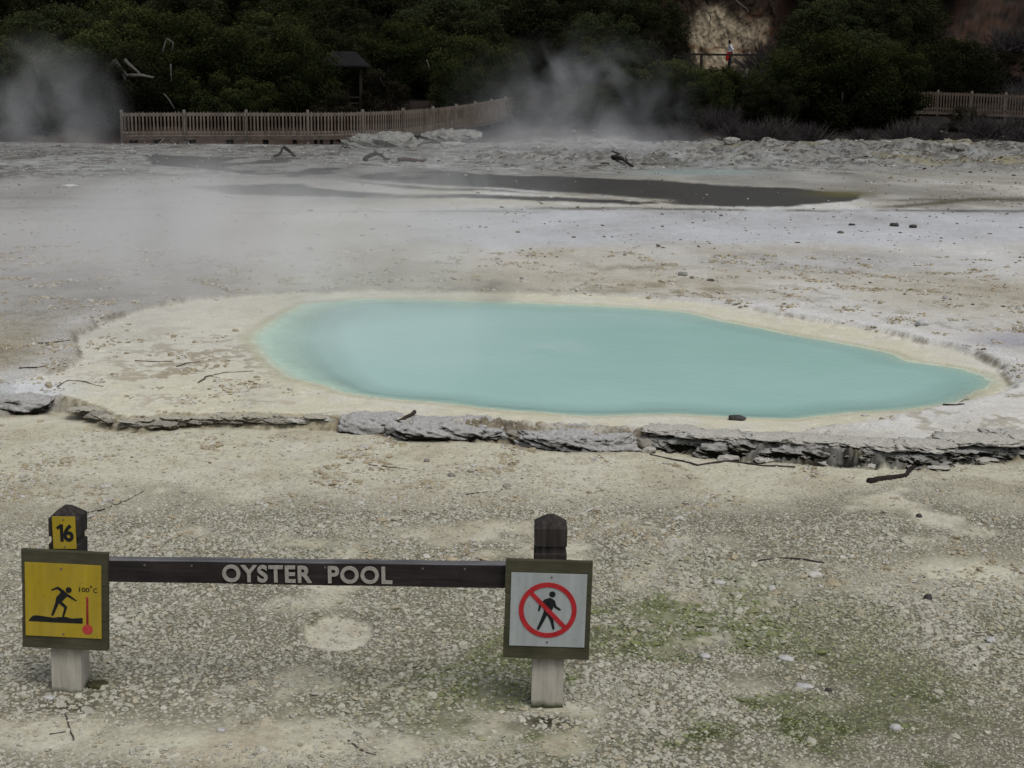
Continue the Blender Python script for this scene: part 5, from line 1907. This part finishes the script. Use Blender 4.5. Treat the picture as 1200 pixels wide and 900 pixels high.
def person():
    Y = 84.0
    h = wall(856, 47, Y); 
    H = 1.66
    foot = Vector((h.x, Y, h.z - H))
    r = empty('person', foot, RAD(0))
    tag(r, 'standing person in white top with red wrap at the waist, holding up a phone', 'person')
    sk = cloth('skin_tone', (.30, .17, .11))
    # faces +x
    V = [(0, 0, .92), (0, 0, 1.06), (0.01, 0, 1.22), (0, 0, 1.36), (.01, 0, 1.43), (.02, 0, 1.50), (.03, 0, 1.58), (.03, 0, 1.64),      # 0-7
         (0, -.19, 1.35), (.10, -.24, 1.12), (.27, -.13, 1.27), (.33, -.09, 1.32),                                                     # 8-11
         (0, .19, 1.35), (.10, .23, 1.12), (.27, .12, 1.27), (.33, .08, 1.32),                                                         # 12-15
         (0, -.10, .88), (.03, -.11, .48), (-.02, -.12, .09), (.10, -.13, .03),                                                        # 16-19
         (0, .10, .88), (.0, .11, .48), (-.04, .12, .09), (.08, .13, .03)]                                                             # 20-23
    E = [(0, 1), (1, 2), (2, 3), (3, 4), (4, 5), (5, 6), (6, 7), (3, 8), (8, 9), (9, 10), (10, 11), (3, 12), (12, 13), (13, 14), (14, 15),
         (0, 16), (16, 17), (17, 18), (18, 19), (0, 20), (20, 21), (21, 22), (22, 23)]
    R = [(.12, .15), (.10, .13), (.11, .15), (.08, .13), .052, .06, .085, .07, .052, .04, .030, .026, .052, .04, .030, .026, .085, .058, .04, .032, .085, .058, .04, .032]
    # fingers
    for hand, s in ((11, 1), (15, -1)):
        b = V[hand]
        for k in range(5):
            i = len(V)
            V.append((b[0] + .035, b[1] + s * (.012 if k < 4 else .035), b[2] - .03 + .018 * k)); E.append((hand, i)); R.append(.010)
            V.append((b[0] + .062 + .006 * (k % 3), b[1] + s * .03, b[2] - .035 + .02 * k)); E.append((i, i + 1)); R.append(.008)
    skin('body', V, E, R, sk, r)
    # nose and ears
    mb = MB()
    mb.add(tube_data([(.105, 0, 1.585), (.125, 0, 1.565), (.112, 0, 1.555)], [.008, .013, .006], 6))
    mb.obj('nose', sk, r)
    hair = cloth('dark_hair', (.012, .010, .010))
    skin('hair', [(.0, 0, 1.66), (-.035, 0, 1.60), (-.06, 0, 1.52), (-.075, 0, 1.42)], [(0, 1), (1, 2), (2, 3)], [.085, .095, .07, .04], hair, r)
    white = cloth('white_cotton', (.70, .75, .82))
    skin('shirt', [V[i] for i in (0, 1, 2, 3)] + [V[8], V[9], (.18, -.19, 1.19), V[12], V[13], (.18, .18, 1.19)],
         [(0, 1), (1, 2), (2, 3), (3, 4), (4, 5), (5, 6), (3, 7), (7, 8), (8, 9)], [(.135, .17), (.12, .15), (.13, .17), (.095, .145), .07, .056, .048, .07, .056, .048], white, r)
    redc = cloth('red_cloth', (.75, .03, .02))
    skin('waist_wrap', [(0, 0, 1.02), (0, 0, .92), (-.12, 0, .78), (-.17, 0, .50)], [(0, 1), (1, 2), (2, 3)], [(.18, .215), (.19, .225), (.12, .19), (.06, .14)], redc, r)
    dk = cloth('dark_denim', (.025, .026, .035))
    skin('trousers', [(0, 0, .95), V[16], V[17], (-.02, -.12, .13), V[20], V[21], (-.04, .12, .13)], [(0, 1), (1, 2), (2, 3), (0, 4), (4, 5), (5, 6)], [(.135, .16), .10, .075, .06, .10, .075, .06], dk, r)
    ph = bmesh.new(); add_box(ph, -.006, .006, -.04, .04, -.075, .075)
    o = bm_obj('phone', ph, M['black'], bevel=.003)
    o.location = foot + Vector((.405, 0, 1.36)); o.rotation_euler = (0, RAD(12), 0)
    tag(o, 'dark phone held up by the standing person', 'phone')


# ------------------------------------------------------------------ steam
def steam(name, label, centre, radii, dens, scale, seed, thr=(0.42, 0.72), col_=(.8, .8, .8), power=1.0, lean=0.0, stretch=(1, 1, 1), group=None):
    bm = bmesh.new()
    bmesh.ops.create_icosphere(bm, subdivisions=3, radius=1)
    for v in bm.verts: v.co = Vector((v.co.x * radii[0], v.co.y * radii[1], v.co.z * radii[2]))
    s = NT(name + '_volume')
    c = s.coord('Object')
    mp = s.n('ShaderNodeMapping'); mp.inputs['Scale'].default_value = tuple(1 / r for r in radii)
    s.l(c, mp.inputs[0])
    ln = s.n('ShaderNodeVectorMath', operation='LENGTH'); s.l(mp.outputs[0], ln.inputs[0])
    fall = s.n('ShaderNodeMapRange', interpolation_type='SMOOTHSTEP'); fall.inputs[1].default_value = 1.0; fall.inputs[2].default_value = 0.15
    s.l(ln.outputs['Value'], fall.inputs[0])
    m2 = s.n('ShaderNodeMapping'); m2.inputs['Location'].default_value = (seed * 3.3, seed * 1.7, seed); m2.inputs['Scale'].default_value = stretch
    s.l(c, m2.inputs[0])
    nz = s.n('ShaderNodeTexNoise'); nz.inputs['Scale'].default_value = scale; nz.inputs['Detail'].default_value = 3.5; nz.inputs['Roughness'].default_value = .55
    nz.inputs['Distortion'].default_value = 1.0
    s.l(m2.outputs[0], nz.inputs['Vector'])
    r = s.n('ShaderNodeMapRange', interpolation_type='SMOOTHSTEP'); r.inputs[1].default_value = thr[0]; r.inputs[2].default_value = thr[1]
    s.l(nz.outputs['Fac'], r.inputs[0])
    d = s.math('MULTIPLY', s.math('MULTIPLY', s.math('POWER', fall.outputs[0], power), r.outputs[0]), dens)
    vs = s.n('ShaderNodeVolumeScatter'); vs.inputs['Color'].default_value = (*col_, 1)
    vs.inputs['Anisotropy'].default_value = 0.1
    s.l(d, vs.inputs['Density'])
    s.l(vs.outputs[0], s.out.inputs['Volume'])
    o = bm_obj(name, bm, s.m)
    o.location = centre
    o.rotation_euler = (0, lean, 0)
    tag(o, label, 'steam', group, 'stuff')
    return o


def steams():
    g = ground(215, 312, .1)
    steam('steam_veil', 'thin white steam drifting left off the pool over the flats', (g.x, g.y, .25), (4.2, 5.8, 1.30), .62, .50, 3, (.38, .68), (.92, .93, .95), stretch=(1, .6, .8))
    g = ground(410, 350, .1)
    steam('steam_wisp', 'faint steam lifting from the far left end of the pool', (g.x, g.y + .3, .55), (2.6, 2.8, 1.15), .62, .8, 5, (.42, .72), (.92, .94, .95), stretch=(1.3, 1, .55), lean=RAD(-18))
    g = ground(620, 352, .1)
    steam('steam_mist', 'low mist lying along the far shore of the pool', (g.x, g.y, .15), (3.2, 1.6, .38), .22, 1.1, 6, (.38, .7), (.92, .94, .95))
    w = wall(65, 150, 47)
    steam('steam_column', 'grey steam cloud rising at the far left before the bushes', (w.x - .3, 47, 1.0), (3.1, 2.4, 3.1), .50, .5, 8, (.34, .70), (.60, .62, .64), power=1.0, lean=RAD(-20), stretch=(1, 1, .95))
    w = wall(665, 165, 46)
    steam('steam_cloud', 'low steam spreading over the central vents', (w.x + .3, 47, .3), (6.0, 4.5, 1.1), .36, .5, 11, (.30, .70), (.62, .64, .67))
    w = wall(680, 115, 48)
    steam('steam_plume', 'swirling steam plume rising before the bushes at centre', (w.x, 48.5, 1.5), (4.9, 2.3, 3.0), .46, .55, 14, (.38, .70), (.56, .58, .60), stretch=(1.1, 1, .95))


# ------------------------------------------------------------------ light
def light():
    w = bpy.data.worlds.new('World')
    scene.world = w
    w.use_nodes = True
    nt = w.node_tree
    nt.nodes.clear()
    out = nt.nodes.new('ShaderNodeOutputWorld')
    bg = nt.nodes.new('ShaderNodeBackground')
    sky = nt.nodes.new('ShaderNodeTexSky')
    sky.sky_type = 'NISHITA'
    sky.sun_disc = False
    sky.sun_elevation = RAD(62)
    sky.sun_rotation = RAD(150)
    sky.air_density = 1.0; sky.dust_density = 4.0; sky.ozone_density = 1.0
    hsv = nt.nodes.new('ShaderNodeHueSaturation'); hsv.inputs['Saturation'].default_value = .35
    nt.links.new(sky.outputs[0], hsv.inputs['Color'])
    nt.links.new(hsv.outputs[0], bg.inputs[0])
    bg.inputs[1].default_value = SKY
    nt.links.new(bg.outputs[0], out.inputs[0])
    L = bpy.data.lights.new('sun', 'SUN')
    L.energy = SUN; L.angle = RAD(28); L.color = (1.0, .97, .92)
    o = bpy.data.objects.new('sun', L); col.objects.link(o)
    az, el = RAD(150), RAD(62)
    # blender sky: rotation 0 = +Y, clockwise seen from above
    d = Vector((math.sin(az) * math.cos(el), math.cos(az) * math.cos(el), math.sin(el)))
    o.rotation_euler = d.to_track_quat('Z', 'Y').to_euler()


SKY, SUN = 0.108, 0.95
light()
terrain()
water()
rocks()
driftwood()
barrier()
fences()
vegetation()
cliff()
person()
gravel()
steams()

scene.view_settings.view_transform = 'Standard'
scene.view_settings.look = 'None'
scene.view_settings.exposure = 0
scene.view_settings.gamma = 1
cy = scene.cycles
cy.use_denoising = True
cy.max_bounces = 6
cy.diffuse_bounces = 3
cy.glossy_bounces = 2
cy.transmission_bounces = 2
cy.transparent_max_bounces = 8
cy.volume_bounces = 1
cy.volume_step_rate = 1.0
cy.volume_max_steps = 96
cy.use_light_tree = False
